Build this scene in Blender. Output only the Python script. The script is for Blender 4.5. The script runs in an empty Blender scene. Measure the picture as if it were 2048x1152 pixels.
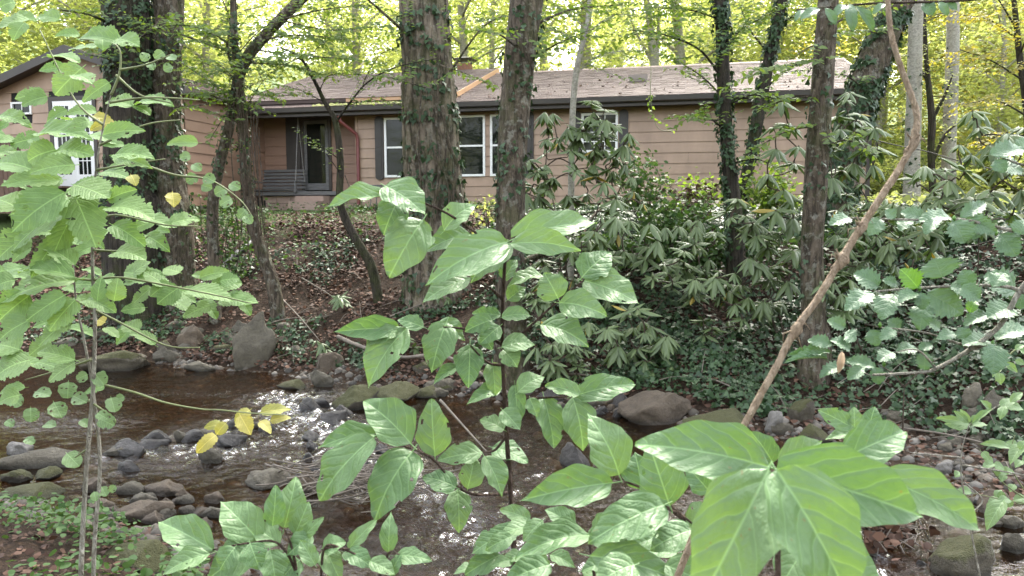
import bpy, math, random
import numpy as np
from mathutils import Vector, Matrix, noise

random.seed(7); rng = np.random.default_rng(7)
SC = bpy.context.scene; COL = SC.collection
R = math.radians
# ------------------------------------------------------------------ camera
F = 1500.0; PITCH = math.atan(146 / F); CAMZ = 2.2
cam = bpy.data.cameras.new('camera'); cam_o = bpy.data.objects.new('camera', cam); COL.objects.link(cam_o)
cam.sensor_width = 36; cam.lens = F / 2048 * 36; cam.clip_start = 0.05; cam.clip_end = 600
cam_o.location = (0, 0, CAMZ); cam_o.rotation_euler = (math.pi / 2 - PITCH, 0, 0)
cam.dof.use_dof = True; cam.dof.focus_distance = 3.5; cam.dof.aperture_fstop = 11
SC.camera = cam_o
# ------------------------------------------------------------------ light
SUN_EL, SUN_AZ = R(50), R(20)          # behind the house, a little to the right
W = bpy.data.worlds.new('World'); SC.world = W; W.use_nodes = True
wn = W.node_tree; bgn = wn.nodes['Background']
sky = wn.nodes.new('ShaderNodeTexSky'); sky.sky_type = 'NISHITA'; sky.sun_disc = False
sky.sun_elevation = SUN_EL; sky.sun_rotation = SUN_AZ; sky.air_density = 1.0; sky.dust_density = 4.0; sky.ozone_density = 1.0
hsv = wn.nodes.new('ShaderNodeHueSaturation'); hsv.inputs['Saturation'].default_value = 0.35
wn.links.new(sky.outputs[0], hsv.inputs['Color']); wn.links.new(hsv.outputs[0], bgn.inputs[0]); bgn.inputs[1].default_value = 0.15
sl = bpy.data.lights.new('sun', 'SUN'); sl.energy = 1.5; sl.angle = R(14); sl.color = (1.0, 0.94, 0.82)
so = bpy.data.objects.new('sun', sl); COL.objects.link(so)
sdir = Vector((math.sin(SUN_AZ) * math.cos(SUN_EL), math.cos(SUN_AZ) * math.cos(SUN_EL), math.sin(SUN_EL)))
so.rotation_euler = sdir.to_track_quat('Z', 'Y').to_euler(); so.location = (0, 0, 40)
SC.view_settings.view_transform = 'Standard'; SC.view_settings.look = 'None'
SC.view_settings.gamma = 1; SC.view_settings.use_curve_mapping = False; SC.view_settings.exposure = 3.0
SC.render.engine = 'CYCLES'
cy = SC.cycles; cy.use_denoising = True; cy.max_bounces = 8; cy.diffuse_bounces = 4; cy.glossy_bounces = 3
cy.transmission_bounces = 4; cy.transparent_max_bounces = 8; cy.caustics_reflective = False; cy.caustics_refractive = False
cy.sample_clamp_indirect = 6

# ------------------------------------------------------------------ geometry of the view (used only to measure positions off the photo)
cp, sp_ = math.cos(PITCH), math.sin(PITCH)
def ray(px, py):
    u, v = (px - 1024) / F, (576 - py) / F
    return Vector((u, cp + v * sp_, v * cp - sp_))
def P(px, py, d):
    r = ray(px, py); return Vector((0, 0, CAMZ)) + r * (d / r.y)
def px_of(p):
    dz = p[2] - CAMZ; dep = p[1] * cp - dz * sp_
    return 1024 + F * p[0] / dep, 576 - F * (p[1] * sp_ + dz * cp) / dep
# ------------------------------------------------------------------ terrain
STREAM = np.array([(-30, 15.5), (-14, 12.9), (-8.5, 11.8), (-6.3, 11.3), (-3.9, 10.5), (-2.2, 9.7), (-0.6, 8.9), (1.3, 8.2), (2.1, 7.5), (3.1, 6.8), (3.5, 6.0),
                   (3.7, 5.1), (5.5, 3.9), (9, 2.6), (20, -1), (18, -5), (7.5, -0.2), (3.5, 2.6), (1.5, 3.5), (-0.6, 4.0), (-1.6, 4.45), (-2.2, 4.9), (-3.0, 5.3),
                   (-4.1, 5.6), (-5.2, 6.0), (-8, 6.7), (-14, 7.8), (-30, 10)], float)
def stream_sd(x, y):
    x = np.asarray(x, float); y = np.asarray(y, float)
    d2 = np.full(x.shape, 1e9); ins = np.zeros(x.shape, bool); n = len(STREAM)
    for i in range(n):
        a = STREAM[i]; b = STREAM[(i + 1) % n]; e = b - a
        t = np.clip(((x - a[0]) * e[0] + (y - a[1]) * e[1]) / (e @ e), 0, 1)
        d2 = np.minimum(d2, (x - a[0] - t * e[0]) ** 2 + (y - a[1] - t * e[1]) ** 2)
        c = (a[1] > y) != (b[1] > y)
        with np.errstate(divide='ignore', invalid='ignore'):
            ins ^= c & (x < (b[0] - a[0]) * (y - a[1]) / (b[1] - a[1] + 1e-12) + a[0])
    return np.where(ins, -1, 1) * np.sqrt(d2)
def hsh(ix, iy, s):
    return np.modf(np.abs(np.sin(ix * 127.1 + iy * 311.7 + s * 74.7) * 43758.5453))[0]
def vn(x, y, s=0.0):
    x = np.asarray(x, float); y = np.asarray(y, float)
    ix, iy = np.floor(x), np.floor(y); fx, fy = x - ix, y - iy
    fx = fx * fx * (3 - 2 * fx); fy = fy * fy * (3 - 2 * fy)
    return ((hsh(ix, iy, s) * (1 - fx) + hsh(ix + 1, iy, s) * fx) * (1 - fy) + (hsh(ix, iy + 1, s) * (1 - fx) + hsh(ix + 1, iy + 1, s) * fx) * fy) * 2 - 1
def fbm(x, y, s=0.0, o=4):
    r, a, f = 0, 1.0, 1.0
    for k in range(o):
        r = r + a * vn(x * f, y * f, s + k * 3.1); a *= .5; f *= 2.03
    return r
CX = [-30, -14, -6, -3.5, -1.5, 0.5, 2.2, 3.6, 9, 20]; CYY = [12.5, 10.6, 8.8, 7.8, 6.7, 5.9, 4.9, 3.6, 1.5, -2]
def h(x, y):
    x = np.asarray(x, float); y = np.asarray(y, float)
    d = stream_sd(x, y); far = y > np.interp(x, CX, CYY)
    bar = np.clip((x - 2.2) / 1.2, 0, 1)
    zf = np.interp(d - 0.9 * bar * np.clip(d, 0, 1), [0, .4, 1.2, 2.5, 4, 5.2, 7, 12, 200], [0.0, .16, .55, 1.18, 1.87, 2.16, 2.26, 2.38, 2.4])
    zn = np.interp(d, [0, .3, 1.0, 2.2, 200], [0.0, .12, .42, .6, .7])
    z = np.where(d < 0, np.maximum(-.32, d * .35), np.where(far, zf, zn))
    z = z + np.clip(y - 27, 0, 200) * .20 + np.clip(-x - 24, 0, 100) * .15 * (y > 10)
    z = z + fbm(x * .9, y * .9, 1) * .05 * np.clip(d + .6, 0.15, 1) + fbm(x * 3.1, y * 3.1, 2, 2) * .025
    z = z + .5 * np.exp(-((x - 3.3) ** 2 + (y - 10.5) ** 2) / 4.0) * 0
    return z
def h1(x, y): return float(h(np.array([x]), np.array([y]))[0])
def G(px, py):
    """where the line of sight through a photo point meets the ground or the water"""
    r = ray(px, py); t = np.linspace(1.5, 60, 1500) / r.y
    zz = CAMZ + r.z * t; hh = np.maximum(h(r.x * t, r.y * t), 0)
    i = int(np.argmax(zz < hh)) if (zz < hh).any() else 900
    return Vector((r.x * t[i], r.y * t[i], hh[i]))
def hn(x, y):
    e = .12
    nx = -(h(x + e, y) - h(x - e, y)) / (2 * e); ny = -(h(x, y + e) - h(x, y - e)) / (2 * e)
    n = np.stack([nx, ny, np.ones_like(nx)], -1); return n / np.linalg.norm(n, axis=-1, keepdims=True)

# ------------------------------------------------------------------ node helpers
class NT:
    def __init__(s, name):
        s.m = bpy.data.materials.new(name); s.m.use_nodes = True; s.t = s.m.node_tree; s.t.nodes.clear()
        s.out = s.t.nodes.new('ShaderNodeOutputMaterial')
    def n(s, typ, ins=None, **kw):
        nd = s.t.nodes.new('ShaderNode' + typ)
        for k, v in kw.items(): setattr(nd, k, v)
        for k, v in (ins or {}).items():
            sk = nd.inputs[k]
            if hasattr(v, 'is_output') or isinstance(v, bpy.types.NodeSocket): s.t.links.new(v, sk)
            else:
                if sk.type == 'RGBA' and len(v) == 3: v = (*v, 1)
                sk.default_value = v
        return nd
    def math(s, op, a, b=0.0, c=None, clamp=False):
        ins = {0: a, 1: b}
        if c is not None: ins[2] = c
        nd = s.n('Math', ins, operation=op); nd.use_clamp = clamp; return nd.outputs[0]
    def mix(s, f, a, b, blend='MIX'):
        nd = s.n('Mix', None, data_type='RGBA', blend_type=blend)
        for i, v in ((0, f), (6, a), (7, b)):
            if isinstance(v, bpy.types.NodeSocket): s.t.links.new(v, nd.inputs[i])
            else: nd.inputs[i].default_value = v if i == 0 else (*v, 1) if len(v) == 3 else v
        return nd.outputs[2]
    def ramp(s, f, stops):
        nd = s.n('ValToRGB', {0: f}); el = nd.color_ramp.elements
        while len(el) < len(stops): el.new(.5)
        for e, (p, c) in zip(el, stops): e.position = p; e.color = (*c, 1) if len(c) == 3 else c
        return nd.outputs[0]
    def noise(s, vec, scale, detail=4, rough=.55, dist=0):
        nd = s.n('TexNoise', {'Scale': scale, 'Detail': detail, 'Roughness': rough, 'Distortion': dist})
        if vec is not None: s.t.links.new(vec, nd.inputs['Vector'])
        return nd.outputs[0]
    def obj(s): return s.n('TexCoord').outputs['Object']
    def pos(s): return s.n('NewGeometry').outputs['Position']
    def mapping(s, vec, scale): return s.n('Mapping', {'Vector': vec, 'Scale': scale}).outputs[0]
    def bump(s, hgt, strength=.5, dist=.02): return s.n('Bump', {'Height': hgt, 'Strength': strength, 'Distance': dist}).outputs[0]
    def bsdf(s, col, rough=.6, normal=None, **kw):
        ins = {'Base Color': col, 'Roughness': rough}
        ins.update({k.replace('_', ' '): v for k, v in kw.items()})
        nd = s.n('BsdfPrincipled', ins)
        if normal is not None: s.t.links.new(normal, nd.inputs['Normal'])
        return nd.outputs[0]
    def done(s, sh): s.t.links.new(sh, s.out.inputs[0]); return s.m

def leaf_mat(name, c1, c2, rough=.42, tr=.3, veins=0, attr=False, tint=(1.25, 1.25, .6), vcol=None, spec=.5, spots=None, wash=None, ns=9):
    k = NT(name)
    rnd = k.n('Attribute', None, attribute_name='rnd').outputs['Fac'] if attr else k.n('ObjectInfo').outputs['Random']
    col = k.mix(rnd, c1, c2); nrm = None
    if not attr:
        co = k.obj()
        off = k.n('VectorMath', {0: co, 1: k.n('CombineXYZ', {0: k.math('MULTIPLY', rnd, 37.0), 1: k.math('MULTIPLY', rnd, 11.0)}).outputs[0]}, operation='ADD').outputs[0]
        nz = k.noise(off, 4.5, 4); col = k.mix(k.math('MULTIPLY', nz, .5), col, tuple(min(1, c * 1.7) for c in c2))
        if spots:
            sp = k.noise(off, 14, 2); col = k.mix(k.math('MULTIPLY', k.math('GREATER_THAN', sp, .71), .75), col, spots)
        if veins:
            sx = k.n('SeparateXYZ', {0: co}); ax = k.math('ABSOLUTE', sx.outputs[0]); y = sx.outputs[1]
            wob = k.math('MULTIPLY', k.math('SUBTRACT', k.noise(off, 3.0, 2), .5), .16)
            s_ = k.math('ADD', k.math('SUBTRACT', y, k.math('ADD', k.math('MULTIPLY', ax, .42), k.math('MULTIPLY', k.math('MULTIPLY', ax, ax), .9))), wob)
            fr = k.math('FRACT', k.math('MULTIPLY', s_, float(veins)))
            tri = k.math('ABSOLUTE', k.math('SUBTRACT', fr, .5))
            lat = k.math('SUBTRACT', 1.0, k.math('MULTIPLY', tri, 16.0), clamp=True)
            soft = k.math('SUBTRACT', 1.0, k.math('MULTIPLY', tri, 4.5), clamp=True)
            mid = k.math('SUBTRACT', 1.0, k.math('MULTIPLY', ax, 38.0), clamp=True)
            v = k.math('MAXIMUM', k.math('MULTIPLY', lat, .45), mid)
            col = k.mix(k.math('MULTIPLY', v, .5), col, vcol or tuple(min(1, c * 2.6 + .03) for c in c2))
            fine = k.noise(off, 30, 2)
            hg = k.math('ADD', k.math('MULTIPLY', k.math('MAXIMUM', soft, mid), -1.0), k.math('ADD', k.math('MULTIPLY', fine, .3), k.math('MULTIPLY', k.noise(off, 9, 2), 1.2)))
            nrm = k.bump(hg, .22, .02)
    b = k.bsdf(col, rough, nrm, **{'Specular_IOR_Level': spec})
    tc = k.mix(1.0, col, tint, 'MULTIPLY')
    t = k.n('BsdfTranslucent', {'Color': tc})
    if nrm is not None: k.t.links.new(nrm, t.inputs['Normal'])
    mx = k.n('MixShader', {0: tr, 1: b, 2: t.outputs[0]})
    return k.done(mx.outputs[0])
def plain(name, col, rough=.6, ns=6, var=.25, bump=.2, metallic=0.0, stretch=(1, 1, 1), c2=None, bd=.01):
    k = NT(name); co = k.mapping(k.pos(), stretch); nz = k.noise(co, ns, 5, .6)
    c = k.mix(k.ramp(nz, [(.3, (0, 0, 0)), (.7, (1, 1, 1))]), tuple(x * (1 - var) for x in col), c2 or tuple(min(1, x * (1 + var)) for x in col))
    return k.done(k.bsdf(c, rough, k.bump(k.noise(co, ns * 6, 3), bump, bd) if bump else None, Metallic=metallic))
def bark_mat(name, c1, c2, scale=1.0, moss=0.0, lichen=0.0, zs=.16, smooth=False):
    k = NT(name); p = k.pos()
    co = k.mapping(p, (scale, scale, scale * zs))
    w = k.noise(co, 16, 5, .62, .6); fine = k.noise(k.mapping(p, (1, 1, .4)), 60, 3)
    f = k.ramp(w, [(.41, (0, 0, 0)), (.59, (1, 1, 1))])
    col = k.mix(f, c1, c2)
    col = k.mix(k.math('MULTIPLY', fine, .22), col, tuple(x * 1.5 for x in c2))
    if lichen: col = k.mix(k.math('MULTIPLY', k.ramp(k.noise(p, 9, 4, .7), [(.54, (0, 0, 0)), (.62, (1, 1, 1))]), lichen), col, (.36, .36, .30))
    if moss: col = k.mix(k.math('MULTIPLY', k.ramp(k.noise(p, 3.5, 4, .7), [(.48, (0, 0, 0)), (.62, (1, 1, 1))]), moss), col, (.055, .07, .018))
    hgt = k.math('ADD', w, k.math('MULTIPLY', fine, .25))
    return k.done(k.bsdf(col, .9, k.bump(hgt, .5 if smooth else 1.0, .012 if smooth else .09), Specular_IOR_Level=.2))

# ------------------------------------------------------------------ object helpers
def link(o, parent=None):
    COL.objects.link(o)
    if parent: o.parent = parent
    return o
def thing(name, label, cat, loc=(0, 0, 0), group=None):
    o = bpy.data.objects.new(name, None); o.location = loc; o.empty_display_size = .1; COL.objects.link(o)
    o['label'] = label; o['category'] = cat
    if group: o['group'] = group
    return o
def tag(o, label, cat, group=None):
    o['label'] = label; o['category'] = cat
    if group: o['group'] = group
    return o
def org_of(parent):
    v = Vector((0, 0, 0))
    while parent: v += parent.location; parent = parent.parent
    return v
class MB:
    def __init__(s): s.v = []; s.f = []
    def box(s, c, sx, sy, sz, rot=None):
        b = len(s.v); m = rot or Matrix.Identity(3)
        for dx in (-1, 1):
            for dy in (-1, 1):
                for dz in (-1, 1): s.v.append(Vector(c) + m @ Vector((dx * sx / 2, dy * sy / 2, dz * sz / 2)))
        s.f += [tuple(b + i for i in q) for q in ((0, 1, 3, 2), (4, 6, 7, 5), (0, 4, 5, 1), (2, 3, 7, 6), (0, 2, 6, 4), (1, 5, 7, 3))]; return s
    def tube(s, pts, rad, seg=8, rough=0.0, cap=True, sub=1, seed=0.0):
        pts = [Vector(p) for p in pts]
        if not hasattr(rad, '__len__'): rad = [rad] * len(pts)
        if sub > 1: pts, rad = smooth_path(pts, rad, sub)
        b = len(s.v); n = len(pts); ref = None
        for i, p in enumerate(pts):
            t = (pts[min(i + 1, n - 1)] - pts[max(i - 1, 0)]).normalized()
            if ref is None: ref = t.orthogonal().normalized()
            ref = (ref - t * ref.dot(t)).normalized(); bi = t.cross(ref)
            for k in range(seg):
                a = 2 * math.pi * k / seg; r = rad[i]; dr = ref * math.cos(a) + bi * math.sin(a)
                if rough: r *= 1 + rough * noise.noise(Vector((dr.x * 1.6 + seed, dr.y * 1.6, dr.z * 1.6 + i * .45)))
                s.v.append(p + dr * r)
        for i in range(n - 1):
            for k in range(seg):
                k2 = (k + 1) % seg; s.f.append((b + i * seg + k, b + i * seg + k2, b + (i + 1) * seg + k2, b + (i + 1) * seg + k))
        if cap: s.f.append(tuple(b + k for k in range(seg - 1, -1, -1))); s.f.append(tuple(b + (n - 1) * seg + k for k in range(seg)))
        return s
    def prism(s, prof, F_, y0, y1):
        """prof in (x,z) of the frame F_, from y0 to y1"""
        b = len(s.v); n = len(prof)
        for y in (y0, y1): s.v += [F_(x, y, z) for x, z in prof]
        s.f.append(tuple(range(b, b + n))); s.f.append(tuple(range(b + 2 * n - 1, b + n - 1, -1)))
        for i in range(n): j = (i + 1) % n; s.f.append((b + i, b + n + i, b + n + j, b + j))
        return s
    def fbox(s, F_, x0, x1, y0, y1, z0, z1): return s.prism([(x0, z0), (x1, z0), (x1, z1), (x0, z1)], F_, y0, y1)
    def mesh(s, name, mat, org=Vector((0, 0, 0)), smooth=False):
        me = bpy.data.meshes.new(name); me.from_pydata([tuple(v - org) for v in s.v], [], s.f); me.materials.append(mat)
        if smooth: me.polygons.foreach_set('use_smooth', [True] * len(me.polygons))
        me.update(); return me
    def build(s, name, mat, parent=None, smooth=False):
        return link(bpy.data.objects.new(name, s.mesh(name, mat, org_of(parent), smooth)), parent)
def smooth_path(pts, rad, sub):
    n = len(pts); op, orr = [], []
    for i in range(n - 1):
        p0, p1, p2, p3 = pts[max(i - 1, 0)], pts[i], pts[i + 1], pts[min(i + 2, n - 1)]
        for k in range(sub):
            t = k / sub
            op.append(.5 * ((2 * p1) + (p2 - p0) * t + (2 * p0 - 5 * p1 + 4 * p2 - p3) * t * t + (3 * p1 - p0 - 3 * p2 + p3) * t ** 3))
            orr.append(rad[i] * (1 - t) + rad[i + 1] * t)
    op.append(pts[-1]); orr.append(rad[-1]); return op, orr
def frames(d, n):
    d = d / np.linalg.norm(d, axis=-1, keepdims=True)
    n = n - d * (n * d).sum(-1, keepdims=True); n = n / (np.linalg.norm(n, axis=-1, keepdims=True) + 1e-9)
    return np.stack([np.cross(d, n), d, n], -1)
# polygons for scattered leaves: one face each (base at the origin, y along the leaf)
RHOMB = np.array([(0, 0, 0), (.26, .35, .07), (.2, .7, .05), (0, 1, -.06), (-.2, .7, .05), (-.26, .35, .07)], float)
IVY = np.array([(0, .05, 0), (.3, -.08, .02), (.5, .3, -.03), (.24, .45, .04), (0, 1, -.05), (-.24, .45, .04), (-.5, .3, -.03), (-.3, -.08, .02)], float)
DRY = np.array([(0, 0, 0), (.3, .25, .16), (.42, .6, -.05), (0, 1, .22), (-.3, .7, .1), (-.36, .3, -.04)], float)
OVAL = np.array([(0, 0, 0), (.3, .2, .05), (.36, .55, .03), (.18, .88, 0), (0, 1, -.04), (-.18, .88, 0), (-.36, .55, .03), (-.3, .2, .05)], float)
def scatter_mesh(name, proto, pos, rot, size, mat, rnd=None, org=(0, 0, 0)):
    n, k = len(pos), len(proto)
    V = np.einsum('nij,kj->nki', rot, proto) * np.asarray(size)[:, None, None] + pos[:, None, :] - np.array(org)
    me = bpy.data.meshes.new(name); me.vertices.add(n * k); me.vertices.foreach_set('co', V.astype(np.float32).ravel())
    me.loops.add(n * k); me.loops.foreach_set('vertex_index', np.arange(n * k, dtype=np.int32))
    me.polygons.add(n); me.polygons.foreach_set('loop_start', np.arange(0, n * k, k, dtype=np.int32))
    at = me.attributes.new('rnd', 'FLOAT', 'POINT'); at.data.foreach_set('value', np.repeat(rng.random(n) if rnd is None else rnd, k).astype(np.float32))
    me.materials.append(mat); me.update(calc_edges=True); return me
def scatter(name, proto, pos, rot, size, mat, parent=None, rnd=None):
    return link(bpy.data.objects.new(name, scatter_mesh(name, proto, pos, rot, size, mat, rnd, org_of(parent))), parent)
def rand_frames(n, up=1.0, tilt=.6, droop=-.15):
    a = rng.random(n) * 2 * np.pi; d = np.stack([np.cos(a), np.sin(a), droop + tilt * .6 * rng.normal(size=n)], -1)
    nn = rng.normal(size=(n, 3)) * tilt + np.array([0, 0, up]); return frames(d, nn)

# ------------------------------------------------------------------ leaves built one by one
def leaf_mesh(name, shape, bend=.12, fold=.12, wave=.02, nl=12, na=6, mat=None, petiole=.12, twist=0.0, sd=0, quilt=0.0, nv=5, holes=0):
    """unit leaf: y 0..1, x -.5..5; z is relief"""
    V, Fc = [], []; ph = sd * 1.7
    for i in range(nl + 1):
        t = i / nl
        if shape == 'ovate': w = (t ** .62) * (1 - t) ** .98 * 2.92 + .05 * (t > .8) * (1 - t) * 5 * min(1, (t - .8) * 8)
        elif shape == 'lance': w = (t ** .7) * (1 - t) ** .62 * 1.02 / .40 * .42 * 2.1
        elif shape == 'round': w = math.sqrt(max(0, 1 - (2 * t - 1) ** 2)) * (1.08 - .16 * t)
        elif shape == 'tooth': w = (t ** .45) * (1 - t) ** .75 * 2.08 * (1 + (.10 if i % 2 else -.06))
        elif shape == 'holly': w = (math.sin(math.pi * min(1, t ** .85)) ** .7) * (1 + (.22 if i % 2 else -.12)) * .88
        elif shape == 'rhodo': w = (math.sin(math.pi * t ** .85) ** .75)
        if t >= 1 or t <= 0: w = .012 if t <= 0 else 0.0
        for j in range(na + 1):
            s = (j / na) * 2 - 1
            x = s * w * .5
            z = fold * abs(x) * 1.2 - bend * 4 * (t - .5) ** 2 + bend + wave * math.sin(t * 15 + ph + s * 1.6) * abs(s) + twist * x * (t - .3)
            if quilt: fq = ((t - .42 * abs(x) - .9 * x * x) * nv) % 1.0; z += quilt * min(1, abs(fq - .5) * 3.2) * min(1, (1 - t) * 4) + quilt * .8 * noise.noise(Vector((x * 5 + sd, t * 5, sd)))
            if shape == 'rhodo': z = -abs(x) ** 1.5 * fold * 3 - bend * 4 * (t - .5) ** 2 + bend
            y = t + (.03 * abs(s) * math.sin(ph + 5 * t) if 0 < t < 1 else 0); x *= 1 + .05 * math.sin(ph * 3 + t * 19 + (2 if s > 0 else 0)) * abs(s)
            V.append((x + .03 * math.sin(ph) * math.sin(t * math.pi), y, z))
    c = na + 1; gone = set()
    for q_ in range(holes):
        a_, b_ = random.randint(3, nl - 3), random.choice([0, 1, na - 2, na - 1, random.randint(1, na - 2)]); gone.add((a_, b_))
        if random.random() < .6: gone.add((a_ + 1, b_))
    for i in range(nl):
        for j in range(na):
            if (i, j) in gone: continue
            Fc.append((i * c + j, i * c + j + 1, (i + 1) * c + j + 1, (i + 1) * c + j))
    if petiole:
        b = len(V)
        for yy, r in ((-petiole, .008), (0.02, .010)):
            for a in range(4): V.append((r * 1.6 * math.cos(a * math.pi / 2), yy, r * math.sin(a * math.pi / 2) - (.02 if yy < 0 else .0)))
        for a in range(4): Fc.append((b + a, b + (a + 1) % 4, b + 4 + (a + 1) % 4, b + 4 + a))
    me = bpy.data.meshes.new(name); me.from_pydata(V, [], Fc)
    me.polygons.foreach_set('use_smooth', [True] * len(Fc)); me.materials.append(mat); me.update(); return me
def put_leaf(me, parent, base, tip, width, face=.5, name='leaf', roll=0.0, org=None):
    """one leaf object from base to tip (world), width in metres"""
    a = tip - base; L = a.length; a = a / L
    n = Vector((0, 0, 1)) * (1 - face) + Vector((-base.x, -base.y, CAMZ - base.z)).normalized() * face
    n = n - a * n.dot(a)
    if n.length < 1e-4: n = a.orthogonal()
    n.normalize()
    if roll: n = Matrix.Rotation(roll, 3, a) @ n
    x = a.cross(n)
    M = Matrix(((x.x * width, a.x * L, n.x * L, 0), (x.y * width, a.y * L, n.y * L, 0), (x.z * width, a.z * L, n.z * L, 0), (0, 0, 0, 1)))
    M.translation = base - (org if org is not None else org_of(parent))
    o = bpy.data.objects.new(name, me); o.parent = parent; o.matrix_basis = M; COL.objects.link(o); return o
def px_leaf(meshes, parent, q, d, face=None, org=None, dd=None, prnd=random):
    bx, by, tx, ty, w = q[:5]
    L = math.hypot(tx - bx, ty - by)
    me = q[5] if len(q) > 5 and q[5] is not None else prnd.choice(meshes)
    fc = face if face is not None else prnd.uniform(.45, .75)
    d = d * prnd.uniform(.97, 1.03)
    k = (dd if dd is not None else (-.35 if ty > by else .3)) * prnd.uniform(.5, 1.3)
    b = P(bx, by, d); t = P(tx, ty, d + k * L * d / F)
    a = (t - b).normalized(); n = Vector((0, 0, 1)) * (1 - fc) + Vector((-b.x, -b.y, CAMZ - b.z)).normalized() * fc
    n = (n - a * n.dot(a)).normalized(); view = Vector((-b.x, -b.y, CAMZ - b.z)).normalized()
    vis = max(.55, abs(n.dot(view)) / math.sqrt(max(.05, 1 - a.dot(view) ** 2)))
    return put_leaf(me, parent, b, t, w * d / F / vis, fc, roll=prnd.uniform(-.2, .2), org=org)
# ================================================================== materials
M = {}
def ground_mat():
    k = NT('forest soil'); p = k.pos()
    a = k.noise(p, 2.2, 6, .65); b = k.noise(p, 26, 4, .7); c = k.noise(p, 90, 2)
    col = k.ramp(b, [(.3, (.014, .009, .006)), (.5, (.032, .020, .012)), (.68, (.065, .04, .024)), (.8, (.10, .065, .04))])
    z = k.n('SeparateXYZ', {0: p}).outputs[1]
    g = k.ramp(k.math('ADD', k.math('MULTIPLY', z, .05), k.math('MULTIPLY', a, .3)), [(.9, (0, 0, 0)), (1.0, (1, 1, 1))])
    col = k.mix(g, col, (.07, .11, .03))
    zz = k.n('SeparateXYZ', {0: p}).outputs[2]
    bed = k.ramp(k.noise(p, 14, 5, .7), [(.35, (.03, .02, .012)), (.55, (.085, .058, .036)), (.75, (.16, .12, .08))])
    col = k.mix(k.ramp(zz, [(0, (1, 1, 1)), (.02, (0, 0, 0))]), col, bed)
    return k.done(k.bsdf(col, .95, k.bump(k.math('ADD', b, k.math('MULTIPLY', c, .4)), .9, .05), Specular_IOR_Level=.2))
M['soil'] = ground_mat()
def water_mat():
    k = NT('stream water'); p = k.pos()
    fl = k.n('Mapping', {'Vector': k.n('Mapping', {'Vector': p, 'Rotation': (0, 0, .75)}).outputs[0], 'Scale': (.28, 1.0, 1.0)}).outputs[0]
    n1 = k.noise(k.mapping(p, (1, 1.6, 1)), 9, 3, .5, .4); n2 = k.noise(fl, 42, 3, .6, .5)
    rf = k.n('Attribute', None, attribute_name='riffle').outputs['Fac']
    hgt = k.math('ADD', k.math('MULTIPLY', n1, k.math('ADD', .35, rf)), k.math('MULTIPLY', n2, k.math('ADD', .10, k.math('MULTIPLY', rf, 1.5))))
    nrm = k.bump(hgt, .8, .03)
    fr = k.n('Fresnel', {'IOR': 1.33, 'Normal': nrm}).outputs[0]
    tr = k.n('BsdfTransparent', {'Color': (.66, .46, .28, 1)}).outputs[0]
    df = k.n('BsdfDiffuse', {'Color': (.020, .012, .006, 1)}).outputs[0]
    gl = k.n('BsdfGlossy', {'Color': (1, 1, 1, 1), 'Roughness': .025, 'Normal': nrm}).outputs[0]
    body = k.n('MixShader', {0: .2, 1: tr, 2: df}).outputs[0]
    sparkle = k.n('BsdfDiffuse', {'Color': (.75, .77, .78, 1)}).outputs[0]  # white sparkle of the riffles, painted in as diffuse colour
    sparkle_mask = k.ramp(k.math('MULTIPLY', k.noise(fl, 34, 5, .75, 1.2), rf), [(.42, (0, 0, 0)), (.66, (1, 1, 1))])
    body = k.n('MixShader', {0: k.math('MULTIPLY', sparkle_mask, .36), 1: body, 2: sparkle}).outputs[0]
    return k.done(k.n('MixShader', {0: k.math('MULTIPLY', fr, .95, clamp=True), 1: body, 2: gl}).outputs[0])
M['water'] = water_mat()
def rock_mat(name, c1, c2, moss=0.0, wet=False):
    k = NT(name); p = k.pos(); n = k.noise(p, 9, 7, .72); f = k.noise(p, 38, 5, .75)
    r = k.n('ObjectInfo').outputs['Random']
    col = k.mix(k.ramp(n, [(.35, (0, 0, 0)), (.65, (1, 1, 1))]), c1, c2)
    col = k.mix(k.math('MULTIPLY', f, .55), col, tuple(x * 1.9 for x in c2))
    col = k.mix(k.math('MULTIPLY', r, .4), col, tuple(x * .55 for x in c1))
    bh = k.math('ADD', n, k.math('MULTIPLY', f, .35))
    if moss:
        nz = k.n('SeparateXYZ', {0: k.n('NewGeometry').outputs['Normal']}).outputs[2]
        mf = k.ramp(k.math('ADD', k.math('MULTIPLY', nz, .5), k.math('MULTIPLY', k.noise(p, 9, 5, .7), .8)), [(.70 - moss * .28, (0, 0, 0)), (.82 - moss * .25, (1, 1, 1))])
        mg = k.mix(k.noise(p, 60, 3), (.030, .034, .010), (.10, .095, .030))
        col = k.mix(mf, col, mg); bh = k.math('ADD', bh, k.math('MULTIPLY', k.noise(p, 120, 2), k.math('MULTIPLY', mf, .6)))
    z = k.n('SeparateXYZ', {0: p}).outputs[2]
    wl = k.ramp(z, [(.02, (.45, .45, .45)), (.07, (1, 1, 1))])     # wet band just over the waterline
    col = k.mix(1.0, col, wl, 'MULTIPLY')
    return k.done(k.bsdf(col, .38 if wet else .8, k.bump(bh, .9, .05)))
M['rock'] = rock_mat('river stone', (.038, .033, .023), (.125, .108, .078))
k = NT('creek gravel'); ra_ = k.n('Attribute', None, attribute_name='rnd').outputs['Fac']
gc = k.ramp(ra_, [(0, (.03, .026, .02)), (.35, (.075, .06, .042)), (.65, (.10, .092, .078)), (.88, (.13, .10, .07)), (1, (.24, .22, .19))])
gc = k.mix(k.math('MULTIPLY', k.noise(k.pos(), 60, 4, .7), .5), gc, (.04, .034, .026)); M['gravel'] = k.done(k.bsdf(gc, .7, k.bump(k.noise(k.pos(), 120, 2), .4, .01)))
M['rockpale'] = rock_mat('pale stone', (.10, .092, .082), (.20, .185, .165))
M['rockwet'] = rock_mat('wet stone', (.022, .019, .017), (.05, .044, .039), wet=True)
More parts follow.
